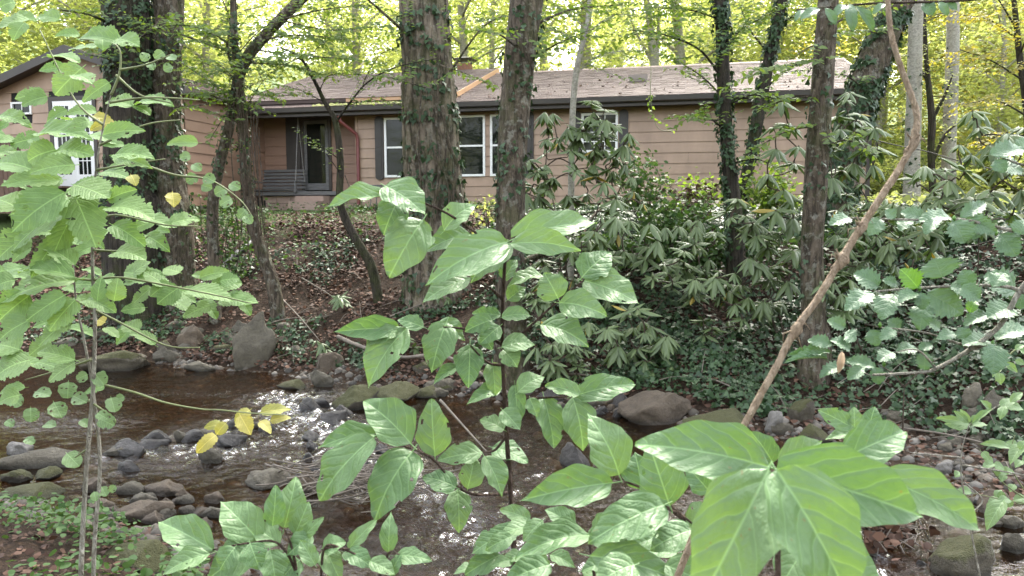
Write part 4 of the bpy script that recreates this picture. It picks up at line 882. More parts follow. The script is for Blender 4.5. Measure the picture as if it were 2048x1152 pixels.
# sunlit shrubs under the woods
def shrub_src(i):
    pos, fr, sz = crown_arrays((0, 0, .75), (1.0, 1.0, .7), 60, 40, .22, .10)
    mb = MB()
    for a in range(8): mb.tube([Vector((0, 0, -.1)), Vector((.3 * math.cos(a), .3 * math.sin(a), .5)), Vector((.8 * math.cos(a + .3), .8 * math.sin(a + .3), 1.1))], [.02, .014, .005], 5, sub=3)
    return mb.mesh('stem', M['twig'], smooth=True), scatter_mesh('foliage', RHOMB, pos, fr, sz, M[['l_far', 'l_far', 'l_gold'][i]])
ssrc = [shrub_src(i) for i in range(3)]
def shrub(x, y, s, i=0, lab='light green shrub right of the house', group='sunlit shrubs right of the house'):
    lab = ('small ' if s < 1 else 'rounded ' if s < 1.4 else 'large ' if s < 1.8 else 'very large ') + ('nearer ' if y < 18 or 26 < y < 30 else 'farther ') + lab + ', ' + where(x, y)
    t = thing('shrub', lab, 'shrub', (x, y, h1(x, y)), group); t.scale = (s, s, s); t.rotation_euler[2] = random.uniform(0, 6.28)
    for nm, me in zip(('stem', 'foliage'), ssrc[i]): link(bpy.data.objects.new(nm, me), t)
for k_ in range(46): shrub(random.uniform(9.6, 20), random.uniform(13.5, 27), random.uniform(.7, 1.6), 0 if random.random() < .85 else 1)
for k_ in range(40): y = random.uniform(26.5, 36); shrub(random.uniform(-.7, .7) * y, y, random.uniform(1.2, 2.2), random.choice([0, 0, 1]), 'bright shrub on the slope', 'shrubs on the slope behind the house')
# fallen leaves lying on the roof
n = 170; xr_ = rng.uniform(0, LEN, n); yr_ = rng.beta(1, 2.2, n) * 4.0 - .3; pr = np.array([tuple(F1(a, b, roofz(b) + .03)) for a, b in zip(xr_, yr_)])
rl_ = scatter('fallen_leaves', DRY, pr, rand_frames(n, 1, .25), .06 + .04 * rng.random(n), M['l_litter']); rl_['kind'] = 'stuff'; rl_['label'] = 'brown leaves scattered over the house roof'
# ---- overhead cable at the right
q = [P(1790, 290, 14), P(1850, 302, 14), P(1930, 325, 13.5), P(2048, 352, 13), P(2140, 372, 12.6)]
tag(MB().tube([P(1712, 270, 14.2)] + q, .010, 6, sub=6).build('overhead_cable', M['trim'], None, True), 'thin dark cable hanging across the pale trunks at right', 'cable')
hv = MB().tube([P(1298, 60, 15), P(1302, 130, 15), P(1301, 190, 15), P(1306, 230, 15), P(1318, 258, 15), P(1345, 262, 15)], .006, 5, sub=6).build('hanging_vine', M['greenstem'], None, True)
tag(hv, 'thin leafy vine dangling from the gutter over the plain wall', 'vine')
pp = [P(1300 + random.uniform(-4, 6), random.uniform(190, 235), 15) for _ in range(30)] + [P(1306 + t * 40, 232 + t * 30, 15) for t in np.linspace(0, 1, 14)]
scatter('leaves', OVAL, np.array([tuple(v) for v in pp]), rand_frames(len(pp), .3, .8, -.4), np.full(len(pp), .06), M['l_under'], hv)

for x, y, i, s in ((-26, -20, 1, 1.0), (-17, -24, 2, 1.1), (-9, -22, 0, 1.0), (-2, -26, 2, 1.1), (5, -22, 1, 1.0), (12, -25, 2, 1.1), (20, -21, 0, 1.0), (27, -17, 1, 1.0), (-13, -32, 3, 1.2), (1, -34, 3, 1.2), (15, -33, 3, 1.2), (-30, -8, 2, 1.0), (-34, -16, 1, 1.1), (-40, -24, 2, 1.2), (-22, -13, 1, .9), (-36, -3, 0, 1.1), (-28, -28, 2, 1.2), (-20, -33, 1, 1.2), (-44, -12, 2, 1.2), (-25, -7, 1, .9), (-16, -17, 1, .9), (29, -4, 2, 1.0)):
    far_tree(x, y, i, s, 'near_bank_tree', 'leafy tree on the near side of the creek, behind the viewer')['group'] = 'near bank trees'
# ================================================================== ground cover
def ground_scatter(name, n, xr, yr, dens, proto, size, mat, lab, lift=.02, tilt=.5, up=.6, zmax=9, toview=0.0, lay=1):
    x = rng.uniform(*xr, n); y = rng.uniform(*yr, n); d = stream_sd(x, y); k = rng.random(n) < dens(x, y, d); x, y = x[k], y[k]
    z = h(x, y) + lift * rng.random(len(x)) * lay; nrm = hn(x, y); m = len(x)
    a = rng.random(m) * 2 * np.pi; dr = np.stack([np.cos(a), np.sin(a) - toview, np.full(m, -.1 - toview * .5)], -1)
    fr = frames(dr, nrm + rng.normal(size=(m, 3)) * tilt + np.array([0, -toview, 0]))
    o = scatter(name, proto, np.stack([x, y, z], -1), fr, size * (.55 + .8 * rng.random(m)), mat); o['kind'] = 'stuff'; o['label'] = lab; return o
sm = lambda a, b, v: np.clip((v - a) / (b - a), 0, 1)
mid = lambda x: np.interp(x, CX, CYY)
ground_scatter('leaf_litter', 70000, (-10, 1.2), (8.5, 17.5), lambda x, y, d: (y > mid(x)) * (d > .12) * (1 - .8 * sm(-.6, 1.0, x)) * np.clip(.55 + .9 * fbm(x * 1.3, y * 1.3, 9, 5), .08, 1) * (1 - .6 * sm(15, 17, y)), DRY, .062, M['l_litter'], 'brown fallen leaves covering the bank below the house', .07, .55)
ground_scatter('leaf_litter', 16000, (.5, 8), (4, 14), lambda x, y, d: (y > mid(x)) * (d > .1) * .7, DRY, .07, M['l_litter'], 'fallen leaves under the ivy and on the gravel at right', .03, .5)
ground_scatter('ivy_cover', 80000, (-.6, 9), (5.8, 15), lambda x, y, d: (y > mid(x)) * (d > .35 + .75 * sm(2.6, 3.4, x)) * sm(-.4, .8, x) * np.clip(.7 + .55 * fbm(x * 1.1, y * 1.1, 12), .1, 1), IVY, .068, M['l_ivy'], 'dark green ivy carpeting the bank under the rhododendrons', .16, .5, toview=.5)
ground_scatter('ivy_cover', 20000, (-8, 0), (9.5, 14), lambda x, y, d: (y > mid(x)) * (d > .3) * (fbm(x * .9 + 4, y * .9, 14) > .10) * .8, IVY, .06, M['l_ivy'], 'scattered ivy patches among the fallen leaves at left', .12, .5, toview=.4)
ground_scatter('ground_herbs', 13000, (-9, 9), (13.2, 19), lambda x, y, d: (y > 13.4 + .5 * np.sin(x * 2)) * np.clip(.45 + .8 * fbm(x * .8, y * .8, 15), 0, 1) * (y < 18.6 - .23 * x), OVAL, .060, M['l_herb'], 'low green plants along the top of the bank before the house', .22, .6)
ground_scatter('ground_herbs', 30000, (7, 26), (9, 30), lambda x, y, d: np.clip(.6 + .5 * fbm(x * .5, y * .5, 15), 0, 1), OVAL, .12, M['l_far'], 'bright green undergrowth beyond the right end of the house', .35, .6)
ground_scatter('near_herbs', 30000, (-5, -1.0), (2.4, 6.2), lambda x, y, d: (y < mid(x)) * (d > .45) * np.clip(.55 + .9 * fbm(x * 1.6, y * 1.6, 16), 0, 1) * (x < -1.9 + .25 * (5 - y)), OVAL, .040, M['l_herb'], 'small green seedlings crowding the near bank at lower left', .2, .8)
ground_scatter('near_litter', 11000, (-5, 4), (1.6, 6.2), lambda x, y, d: (y < mid(x)) * (d > .03) * .8, DRY, .042, M['l_litter'], 'dead leaves on the near bank', .03, .5)
# ================================================================== stones
def rock_mesh(i, mat):
    bm = bmesh.new(); bmesh.ops.create_icosphere(bm, subdivisions=4, radius=1); s = i * 9.7
    cuts = [(Vector((random.gauss(0, 1), random.gauss(0, 1), random.gauss(.2, .8))).normalized(), random.uniform(.45, .8)) for _ in range(8 + i % 4)]
    for v in bm.verts:
        c = v.co.copy()
        for n_, d_ in cuts:
            e = c.dot(n_) - d_
            if e > 0: c -= n_ * e * .93
        c *= 1 + .22 * noise.noise(c * 1.5 + Vector((s, 0, 0))) +   .09 * noise.noise(c * 4 + Vector((0, s, 0))) + .045 * noise.noise(c * 9 + Vector((0, 0, s)))
        v.co = c
    me = bpy.data.meshes.new('rock'); bm.to_mesh(me); bm.free(); me.polygons.foreach_set('use_smooth', [True] * len(me.polygons)); me.materials.append(M[mat]); return me
RK = {m: [rock_mesh(i + 11 * j, m) for i in range(5)] for j, m in enumerate(('rock', 'rockpale', 'rockwet', 'rockbrown', 'rockmoss'))}
def rock(x0, y0, x1, y1, mat, label=None, group=None, tilt=0.0, deep=.8, cat='rock', var=None, sink=.3):
    cx_ = (x0 + x1) / 2; b = G(cx_, y1 - 1); d = b.y; w = (x1 - x0) * d / F; hh = max(.03, (y1 - y0) * d / F - w * deep * .25 * max(0, (CAMZ - b.z)) / d)
    o = bpy.data.objects.new('boulder' if (x1 - x0) > 70 else 'stone', (RK[mat][var % 5] if var is not None else random.choice(RK[mat]))); COL.objects.link(o)
    hh = max(hh, w * .18)
    o.scale = (w * .56, w * .56 * deep, hh * (.5 + sink)); o.location = (b.x, b.y + w * .28 * deep, b.z + hh * (.5 - sink)); o.rotation_euler = (random.uniform(-.1, .1), tilt, random.uniform(-.3, .3))
    if label: tag(o, label, cat, group)
    return o
for a in ((455, 625, 548, 738, 'rock', 'tall grey boulder leaning on the far shore below the mossy leaning trunk', None, .25, .6), (352, 645, 408, 694, 'rockbrown', 'rounded brown stone sitting above the far shore at left'),
          (150, 694, 285, 742, 'rockmoss', 'mossy boulder at the far water edge behind the left sapling'), (366, 720, 420, 744, 'rock', 'flat grey stone with fallen leaves at the left far shore', None, .1),
          (608, 696, 694, 748, 'rockbrown', 'long brown boulder sloping into the water, like a log', None, -.35, .7), (610, 738, 668, 776, 'rock', 'grey pointed stone in front of the long brown boulder', None, -.1), (558, 752, 614, 780, 'rockmoss', 'small mossy stone standing in the shallows left of the grey pointed stone'),
          (668, 770, 758, 822, 'rockmoss', 'mossy elongated boulder slanting above the riffle', None, -.3, .5), (752, 764, 834, 808, 'rockmoss', 'broad mossy boulder right of the slanting mossy one', None, 0, .8), (828, 763, 884, 796, 'rockmoss', 'rounded dark mossy stone at the right of the mossy boulders'),
          (636, 812, 694, 848, 'rockwet', 'dark wet stone splitting the white riffle'), (492, 938, 578, 978, 'rock', 'smooth rounded stone in the middle of the creek'), (583, 934, 650, 990, 'rockbrown', 'angular brown rock beside the brush pile', None, .2),
          (206, 880, 288, 916, 'rockwet', 'dark wet stone above the white water at left', None, -.2), (0, 884, 168, 938, 'rock', 'long low slab lying in the water at left', None, -.06, .35), (0, 880, 62, 912, 'rockpale', 'flat pale stone at the left edge of the picture'),
          (0, 934, 58, 968, 'rockmoss', 'mossy stone behind the larger mossy boulder at left edge'), (66, 936, 114, 964, 'rockmoss', 'small mossy stone on the left shore'), (0, 958, 124, 998, 'rockmoss', 'wide mossy boulder above the seedlings at lower left', None, 0, .7),
          (268, 956, 372, 990, 'rockbrown', 'long smooth brown stone near the left shore', None, -.1, .4), (232, 952, 292, 990, 'rock', 'grey slab leaning against the long smooth brown stone', None, -.3, .4), (258, 980, 304, 1012, 'rock', 'small grey stone below the long smooth brown stone'),
          (224, 1002, 344, 1044, 'rockbrown', 'flat pointed brown stone on the left shore', None, -.08, .5), (200, 1022, 240, 1046, 'rock', 'rounded pebble at the left of the flat pointed stone'), (202, 1062, 348, 1134, 'rockmoss', 'big mossy boulder among seedlings at lower left'),
          (1250, 776, 1392, 848, 'rockbrown', 'broad dark boulder sprinkled with leaves below the rhododendrons', None, 0, .7), (1376, 798, 1534, 872, 'rockmoss', 'wide flat olive boulder right of the leaf sprinkled one', None, .0, .7), (1528, 802, 1580, 868, 'rockpale', 'pale angular stone standing in the right bank', None, .1, .7),
          (1574, 786, 1634, 842, 'rockmoss', 'olive stone set in the bank above the leaning mossy rock'), (1586, 834, 1668, 894, 'rockmoss', 'leaning mossy rock behind the large foreground leaves', None, -.5, .5), (1540, 842, 1590, 872, 'rock', 'grey slab below the pale angular stone', None, -.3, .4),
          (1866, 1050, 2004, 1160, 'rockmoss', 'big wet mossy boulder at the lower right corner', None, 0, .8), (2004, 1062, 2070, 1110, 'rock', 'smooth grey stone at the right edge behind the mossy boulder'), (1124, 884, 1184, 936, 'rockwet', 'dark wet stone with pale top among the shrub leaves'),
          (1862, 920, 1924, 948, 'rockpale', 'pale oval stone on the gravel bar at right', None, .05, .5), (1930, 772, 1975, 822, 'rock', 'grey stone in the right bank under the ivy, left of its twin'), (1965, 780, 2016, 830, 'rock', 'grey stone in the right bank under the ivy, right of its twin'),
          (1880, 980, 1960, 1012, 'rockbrown', 'brown flat stone at the edge of the gravel bar', None, .1, .6), (1960, 975, 2040, 1032, 'rockbrown', 'large brown stone at the right margin of the gravel', None, .3, .6), (2000, 1030, 2060, 1062, 'rock', 'flat dark stone at right water edge')):
    rock(*a)
def many(n, box, wr, mats, label, group, hr=(.4, .7), gate=None):
    for _ in range(n):
        x, y = random.uniform(box[0], box[2]), random.uniform(box[1], box[3]); w = random.uniform(*wr)
        if gate and not gate(x, y): continue
        mt = random.choice(mats); ll = ('small ' if w < wr[0] + .33 * (wr[1] - wr[0]) else 'middling ' if w < wr[0] + .67 * (wr[1] - wr[0]) else 'larger ') + {'rock': 'grey', 'rockpale': 'pale', 'rockwet': 'dark wet', 'rockbrown': 'brown', 'rockmoss': 'mossy'}[mt] + ' ' + label
        rock(x - w / 2, y - w * random.uniform(*hr), x + w / 2, y, mt, ll, group, random.uniform(-.25, .25), random.uniform(.6, .9))
many(34, (1760, 868, 2048, 1060), (14, 40), ['rock', 'rockpale', 'rockbrown', 'rock'], 'stone on the gravel bar at right', 'gravel bar stones')
many(26, (1720, 830, 2048, 905), (16, 42), ['rock', 'rockbrown', 'rock'], 'stone at the foot of the ivy bank at right', 'stones at the foot of the right bank')
many(20, (840, 740, 1010, 800), (16, 50), ['rock', 'rockwet', 'rockmoss'], 'shore stone between the mossy boulders and the straight trunk', 'shore stones left of the straight trunk')
many(20, (1060, 790, 1260, 840), (22, 60), ['rock', 'rockwet', 'rockbrown'], 'shore stone under the rhododendrons', 'shore stones under the rhododendrons')
many(34, (60, 655, 600, 728), (16, 46), ['rock', 'rockbrown', 'rock', 'rockmoss'], 'stone along the foot of the leafy far bank at left', 'stones along the left far bank')
many(26, (150, 985, 430, 1070), (18, 52), ['rock', 'rockbrown'], 'stone on the near shore at left', 'near shore stones at left')
many(16, (200, 850, 640, 1010), (24, 70), ['rockwet', 'rock'], 'stone poking out of the creek', 'stones in the creek')
many(12, (1560, 1060, 1880, 1140), (16, 44), ['rockwet', 'rock'], 'stone in the lower right of the creek', 'wet stones at lower right')
many(16, (560, 800, 800, 960), (18, 46), ['rockwet'], 'stone awash in the white riffle', 'stones in the riffle')
# pebbles: beyond counting
n = 30000; x = rng.uniform(-6, 5, n); y = rng.uniform(3.4, 11.3, n); d = stream_sd(x, y); kk = (rng.random(n) < np.where(d > .05, .45, 1)) * (d > -1.6) * ((d > -.2) + (rng.random(n) < .45) > 0) & (d < .35 + 1.0 * sm(2.4, 3.4, x)); x, y = x[kk], y[kk]; n = len(x)
pv, pf = [], []; 
for i in range(n):
    r_ = .012 + .045 * random.random() ** 3; a0 = random.random() * 6; c = Vector((x[i], y[i], 0)); k0 = len(pv); pv.append((x[i], y[i], 1.0 * r_))
    for t in range(5): pv.append((x[i] + r_ * 1.2 * math.cos(a0 + t * 1.257), y[i] + r_ * math.sin(a0 + t * 1.257), .35 * r_))
    for t in range(5): pv.append((x[i] + r_ * 1.3 * math.cos(a0 + .5 + t * 1.257), y[i] + r_ * 1.1 * math.sin(a0 + .5 + t * 1.257), -.5 * r_))
    for t in range(5): t2 = (t + 1) % 5; pf += [(k0, k0 + 1 + t, k0 + 1 + t2), (k0 + 1 + t, k0 + 6 + t, k0 + 1 + t2), (k0 + 1 + t2, k0 + 6 + t, k0 + 6 + t2)]
pa = np.array(pv); pa[:, 2] += np.repeat(h(x, y), 11)
me = bpy.data.meshes.new('gravel'); me.from_pydata(pa.tolist(), [], pf); me.polygons.foreach_set('use_smooth', [True] * len(pf)); me.materials.append(M['gravel']); at = me.attributes.new('rnd', 'FLOAT', 'POINT'); at.data.foreach_set('value', np.repeat(rng.random(n), 11).astype(np.float32))
gv = link(bpy.data.objects.new('gravel', me)); gv['kind'] = 'stuff'; gv['label'] = 'small pebbles along the creek margins'
# ================================================================== fallen wood
def stick(name, label, pts, r, mat, cat='branch', sub=6, taper=.6):
    m = MB(); n_ = len(pts); m.tube(pts, [r * (1 - taper * i / (n_ - 1)) for i in range(n_)], 8, sub=sub, rough=.3)
    return tag(m.build(name, mat, None, True), label, cat)
q = lambda l: [G(x, y) + Vector((0, 0, z)) for x, y, z in l]
stick('fallen_branch', 'long pale dead branch lying along the far shore stones', q([(676, 690, .10), (720, 712, .12), (800, 738, .15), (880, 745, .20), (950, 770, .16), (1010, 800, .12), (1050, 835, .1)]), .030, M['drift'])
stick('fallen_log', 'brown log lying across the ivy at the right of the straight trunk', q([(1040, 545, .12), (1100, 520, .15), (1150, 495, .2), (1200, 460, .35)]), .055, M['bark_mid'])
stick('drain_pipe', 'black pipe poking out of the leafy bank at left', q([(440, 545, .02), (475, 515, .07), (510, 488, .06)]), .055, plain('black pipe', (.02, .02, .022), .5, 4, .1, 0), 'pipe', taper=0)
stick('fallen_stick', 'straight twig standing in the water beside the shrub stem', [P(880, 800, 5.4), P(930, 855, 5.2), P(975, 905, 5.0)], .010, M['drift'])
for i, (a, b) in enumerate((((560, 600), (640, 690)), ((520, 660), (610, 640)), ((330, 640), (470, 610)), ((1160, 560), (1250, 600)), ((780, 640), (900, 600)), ((1380, 760), (1490, 800)), ((1560, 700), (1780, 780)), ((1700, 650), (1900, 720)), ((1120, 760), (1240, 770)), ((600, 560), (720, 640)), ((1750, 860), (2040, 920)))):
    stick('fallen_stick', 'thin dead twig lying on the far bank', q([(a[0], a[1], .05), ((a[0] + b[0]) / 2, (a[1] + b[1]) / 2 + 6, .12), (b[0], b[1], .05)]), .012, M['drift'])['group'] = 'dead twigs on the far bank'
tx = []
for i in range(420):
    x = random.uniform(-7, 7); y = random.uniform(5.5, 14.5)
    if stream_sd(np.array([x]), np.array([y]))[0] < .15 or y < np.interp(x, CX, CYY): continue
    tx.append((x, y))
dm = MB()
for x, y in tx:
    L = random.uniform(.15, .7); an = random.uniform(-.9, .9) + (1.2 if random.random() < .3 else 0); a = Vector((x, y, h1(x, y) + random.uniform(.02, .12))); e = Vector((x + L * math.cos(an), y + L * math.sin(an) * .6, 0)); e.z = h1(e.x, e.y) + random.uniform(.02, .16)
    dm.tube([a, a.lerp(e, .5) + Vector((0, 0, random.gauss(.01, .03))), e], [.006, .005, .002], 4, sub=3)
dt = dm.build('dead_twigs', M['drift'], None, True); dt['kind'] = 'stuff'; dt['label'] = 'thin dead twigs strewn over the far bank'
c = G(720, 1010); c.z = .12
bp = thing('brush_pile', 'tangle of thin dead twigs caught in the creek behind the foreground leaves', 'brush pile', (c.x, c.y, 0))
for i in range(150):
    o_ = Vector((random.gauss(0, .24), random.gauss(0, .17), abs(random.gauss(.04, .09)))); an = random.gauss(.25, .55); L = random.uniform(.2, .6); dv = Vector((math.cos(an), math.sin(an) * .8, random.gauss(.05, .16)))
    a = c + o_ - dv * L / 2; MB().tube([a, a + dv * L * .5 + Vector((random.gauss(0, .03), random.gauss(0, .03), random.gauss(.0, .04))), a + dv * L], [.008 * random.uniform(.5, 1.3), .005, .002], 5, sub=3).build('twig', M['drift'], bp, True)
c = G(1760, 1095); c.z = .08
bp2 = thing('brush_pile', 'small drift of dead leaves and twigs against the lower right boulder', 'brush pile', (c.x, c.y, 0))
for i in range(46):
    o_ = Vector((random.gauss(0, .12), random.gauss(0, .10), abs(random.gauss(.02, .06)))); an = random.uniform(0, 3.1); L = random.uniform(.08, .3); dv = Vector((math.cos(an), math.sin(an), random.gauss(.1, .4)))
    MB().tube([c + o_ - dv * L / 2, c + o_ + dv * L / 2], [.005, .002], 4).build('twig', M['drift'], bp2, True)
sc_ = rng.normal(size=(160, 3)) * np.array([.14, .12, .05]) + np.array(c) + np.array([0, 0, .03]); lf = scatter('leaves', DRY, sc_, rand_frames(160, .6, .7), .05 + .04 * rng.random(160), M['l_litter'], bp2); lf['kind'] = 'stuff'
def bush(label, box, depth, n, mat, size, stems=14, cat='bush', proto=OVAL, stemmat='twig'):
    cx_, cy_ = (box[0] + box[2]) / 2, box[3]; b = P(cx_, cy_, depth); b.z = h1(b.x, b.y); t = thing('bush', label, cat, tuple(b)); st = MB(); ps = []
    for i in range(stems):
        e = P(random.uniform(box[0], box[2]), random.uniform(box[1], box[1] * .4 + box[3] * .6), depth + random.uniform(-.4, .4)); k_ = b.lerp(e, .5) + Vector((random.gauss(0, .1), random.gauss(0, .1), .1))
        pp, _ = smooth_path([b, k_, e], [1, 1, 1], 8); st.tube(pp, [.009 * (1 - .7 * i_ / len(pp)) for i_ in range(len(pp))], 5)
        for j in range(n // stems): q_ = pp[random.randint(5, len(pp) - 1)]; ps.append(tuple(q_ + Vector((random.gauss(0, .11), random.gauss(0, .11), random.gauss(0, .08)))))
    st.build('stem', M[stemmat], t, True); ps = np.array(ps); scatter('foliage', proto, ps, rand_frames(len(ps), .7, .7, -.2), size * (.6 + .7 * rng.random(len(ps))), M[mat], t)
# ================================================================== rhododendrons on the bank
rl = [leaf_mesh('rhododendron_leaf', 'rhodo', b, .10, .0, 8, 4, M['l_rhodo'], .08, sd=i) for i, b in enumerate((.05, .10, .14, .03))]
rly = leaf_mesh('rhododendron_leaf', 'rhodo', .08, .1, 0, 8, 4, M['l_rhodoy'], .08)
def rhodo(label, whorls, depth, spread, base, size=.23, hide=None):
    b = P(base[0], base[1], depth); b.z = h1(b.x, b.y); t = thing('rhododendron', label, 'shrub', tuple(b), None); st = MB()
    cen = sum((P(x, y, depth) for x, y in whorls), Vector()) / len(whorls); whorls = list(whorls) + [(x + random.uniform(-26, 26), y + random.uniform(-14, 24)) for x, y in whorls[:11]] if len(whorls) > 8 else whorls; nleaf = 0; done = []; whorls = sorted(whorls, key=lambda q: -q[1])
    for i, (x, y) in enumerate(whorls):
        p = P(x + random.uniform(-5, 5), y + random.uniform(-5, 5), depth + random.uniform(-spread, spread))
        lo = [v for v in done if v.z < p.z - .05] or [b]; b0 = min(lo, key=lambda v: (v - p).length); done.append(p)
        k_ = b0.lerp(p, .5) + Vector((random.gauss(0, .04), random.gauss(0, .04), random.uniform(-.08, .02)))
        ax = (p - k_).normalized() * .6 + Vector((0, -.15, .6)); ax.normalize()
        w = MB().tube([p - ax * .10, p - ax * .04, p + ax * .012], [.006, .006, .008], 6).build('twig', M['twig'], t, True)
        st.tube([b0 + (Vector((random.gauss(0, .05), random.gauss(0, .05), -.05)) if b0 is b else Vector((0, 0, -.03))), k_, p - ax * .10], [.016 if b0 is b else .008, .009, .006], 6, sub=5, rough=.15)
        n_ = random.randint(5, 11); a0 = random.random() * 6; s1 = ax.orthogonal().normalized(); s2 = ax.cross(s1); droop = random.uniform(.1, 2.1); szw = random.uniform(.6, 1.22)
        for j in range(n_):
            if nleaf >= 298: break
            a = a0 + j * 6.283 / n_ + random.gauss(0, .12); o_ = s1 * math.cos(a) + s2 * math.sin(a)
            dv = (o_ + ax * random.uniform(-.1, .35) + Vector((0, 0, -droop * random.uniform(.5, 1.3)))).normalized(); L = size * szw * random.uniform(.75, 1.15)
            q0 = p + o_ * .012; n_v = ax * .8 + o_ * .4 + Vector((0, 0, .3))
            n_v = (n_v - dv * n_v.dot(dv)).normalized(); x_ = dv.cross(n_v); wd = L * random.uniform(.24, .32)
            Mx = Matrix(((x_.x * wd, dv.x * L, n_v.x * L, 0), (x_.y * wd, dv.y * L, n_v.y * L, 0), (x_.z * wd, dv.z * L, n_v.z * L, 0), (0, 0, 0, 1))); Mx.translation = q0 - b
            o = bpy.data.objects.new('leaf', rly if random.random() < .02 else random.choice(rl)); o.parent = w; o.matrix_basis = Mx; COL.objects.link(o); nleaf += 1
    st.build('stem', M['twig'], t, True); return t
rhodo('tall rhododendron with drooping leaves before the shuttered small window', [(1110, 232), (1140, 252), (1180, 232), (1205, 216), (1235, 256), (1120, 288), (1160, 300), (1195, 298), (1228, 312), (1246, 286), (1090, 312), (1150, 268), (1212, 270), (1100, 260), (1170, 262), (1185, 330), (1215, 340), (1250, 330), (1150, 330), (1175, 247), (1200, 264), (1216, 238), (1188, 286), (1226, 262), (1162, 255), (1205, 300)], 10.2, .35, (1150, 500))
rhodo('lower bushy rhododendron between the straight trunk and the plain wall', [(1070, 345), (1062, 375), (1095, 380), (1130, 392), (1150, 345), (1190, 350), (1230, 345), (1170, 392), (1205, 400), (1245, 392), (1110, 350), (1082, 405), (1120, 420), (1160, 425), (1270, 380), (1290, 410), (1230, 420), (1060, 320), (1260, 350)], 10.0, .35, (1140, 540))
rhodo('rhododendron with pale shining top leaves above the dark ivy bank', [(1255, 442), (1240, 466), (1290, 470), (1320, 482), (1270, 508), (1345, 520), (1325, 530), (1340, 575), (1212, 440), (1240, 500), (1290, 520), (1300, 450), (1330, 455), (1205, 480), (1365, 500), (1310, 560), (1260, 545), (1230, 530), (1190, 460)], 9.4, .3, (1260, 620), .24)
rhodo('low rhododendron hanging over the dark shore boulder', [(1180, 640), (1250, 622), (1300, 650), (1330, 668), (1270, 700), (1240, 690), (1295, 720), (1325, 706), (1345, 732), (1210, 655), (1360, 722), (1220, 742), (1270, 655), (1300, 690), (1285, 640), (1310, 745), (1250, 730), (1240, 655)], 8.9, .2, (1270, 600), .24)
rhodo('small rhododendron sprawling right of the straight trunk base', [(1110, 690), (1145, 712), (1100, 722), (1170, 700), (1062, 590), (1090, 575), (1075, 610), (1130, 680), (1160, 735), (1090, 690), (1120, 745), (1085, 640)], 8.9, .2, (1110, 640), .21)
rhodo('rhododendron sprays under the ivy smothered trunk', [(1430, 560), (1440, 590), (1460, 640), (1425, 660), (1480, 570), (1500, 512), (1475, 402), (1490, 432), (1455, 425), (1500, 600), (1520, 532), (1450, 570), (1470, 610), (1410, 640), (1465, 545), (1500, 450), (1510, 480), (1390, 560), (1480, 640)], 9.2, .3, (1490, 640), .24)
rhodo('rhododendron clump left of the lichen spotted straight trunk', [(1540, 482), (1550, 422), (1560, 470), (1570, 522), (1545, 560), (1590, 500), (1520, 452), (1560, 600), (1580, 560), (1530, 600), (1595, 440), (1580, 400), (1570, 380), (1590, 332), (1550, 302), (1580, 252), (1560, 205), (1600, 290), (1540, 350), (1545, 250)], 9.2, .3, (1570, 640), .25)
rhodo('rhododendron behind the foot of the leaning ivy tree', [(1690, 202), (1720, 232), (1682, 262), (1732, 292), (1702, 322), (1682, 362), (1722, 372), (1692, 402), (1660, 300), (1670, 230), (1750, 260), (1745, 330), (1720, 420), (1670, 420), (1700, 450), (1740, 400), (1660, 350)], 10.2, .4, (1690, 560), .25)
rhodo('rhododendron with long dark leaves at the far right, below the pale trunks', [(1940, 222), (1960, 252), (1920, 292), (1850, 332), (1882, 332), (2010, 262), (2032, 272), (1900, 362), (1870, 382), (1950, 402), (1982, 382), (2022, 422), (1992, 332), (1932, 342), (1980, 290), (2030, 330), (1960, 450), (1910, 420), (2040, 380), (1850, 400)], 8.2, .5, (1930, 560), .25)
rhodo('rhododendron in shadow right of the lichen spotted trunk', [(1662, 562), (1682, 592), (1702, 562), (1672, 540), (1690, 620), (1720, 590), (1740, 560), (1780, 480), (1810, 470), (1760, 510), (1830, 500), (1700, 500), (1790, 530), (1850, 460), (1880, 480), (1750, 470)], 8.6, .3, (1730, 620), .23)
rhodo('rhododendron filling the bank between the ivy smothered trunk and the low bright bush', [(1380, 470), (1400, 500), (1420, 520), (1360, 450), (1395, 440), (1430, 470), (1410, 545), (1375, 540), (1385, 590)], 9.8, .4, (1395, 620), .23)
rhodo('rhododendron high on the bank right behind the straight poplar trunk', [(1090, 440), (1120, 460), (1150, 450), (1175, 480), (1100, 490), (1140, 500), (1165, 520), (1085, 520), (1120, 540), (1190, 540), (1210, 560), (1150, 560), (1180, 590), (1220, 600)], 10.2, .4, (1150, 600), .22)
rhodo('rhododendron filling the slope between the two right trunks and the holly', [(1670, 470), (1700, 480), (1730, 470), (1690, 510), (1720, 530), (1755, 450), (1780, 430), (1800, 410), (1770, 400), (1820, 450), (1840, 430), (1860, 500), (1820, 540), (1780, 560)], 9.2, .4, (1740, 580), .23)
bush('dark leafy undergrowth along the top of the bank behind the rhododendrons', (1050, 455, 1620, 560), 11.0, 2600, 'l_herb', .075, 30)
bush('leafy undergrowth at the top of the bank under the leaning tree', (1640, 430, 2040, 560), 10.6, 2200, 'l_herb', .08, 26)
for i, (x, y, lab) in enumerate(((682, 598, 'young rhododendron sprig with drooping leaves on the leafy bank'), (638, 690, 'small rhododendron sprig near the water below the leafy bank'), (822, 690, 'rhododendron sprig among foreground leaves by the mossy shore'), (880, 590, 'rhododendron sprig at the foot of the huge trunk'))):
    g = G(x, y + 22); rhodo(lab, [(x, y), (x - 8, y - 10), (x + 14, y + 6)], g.y - .05, .05, (x, y + 22), .19)
bush('bright yellow green bush against the wall, right of the small window', (1240, 300, 1330, 440), 12.5, 900, 'l_herb', .075)
bush('bright green low bush before the wall, left of the ivy smothered trunk', (1330, 330, 1440, 450), 13.2, 900, 'l_under', .075)
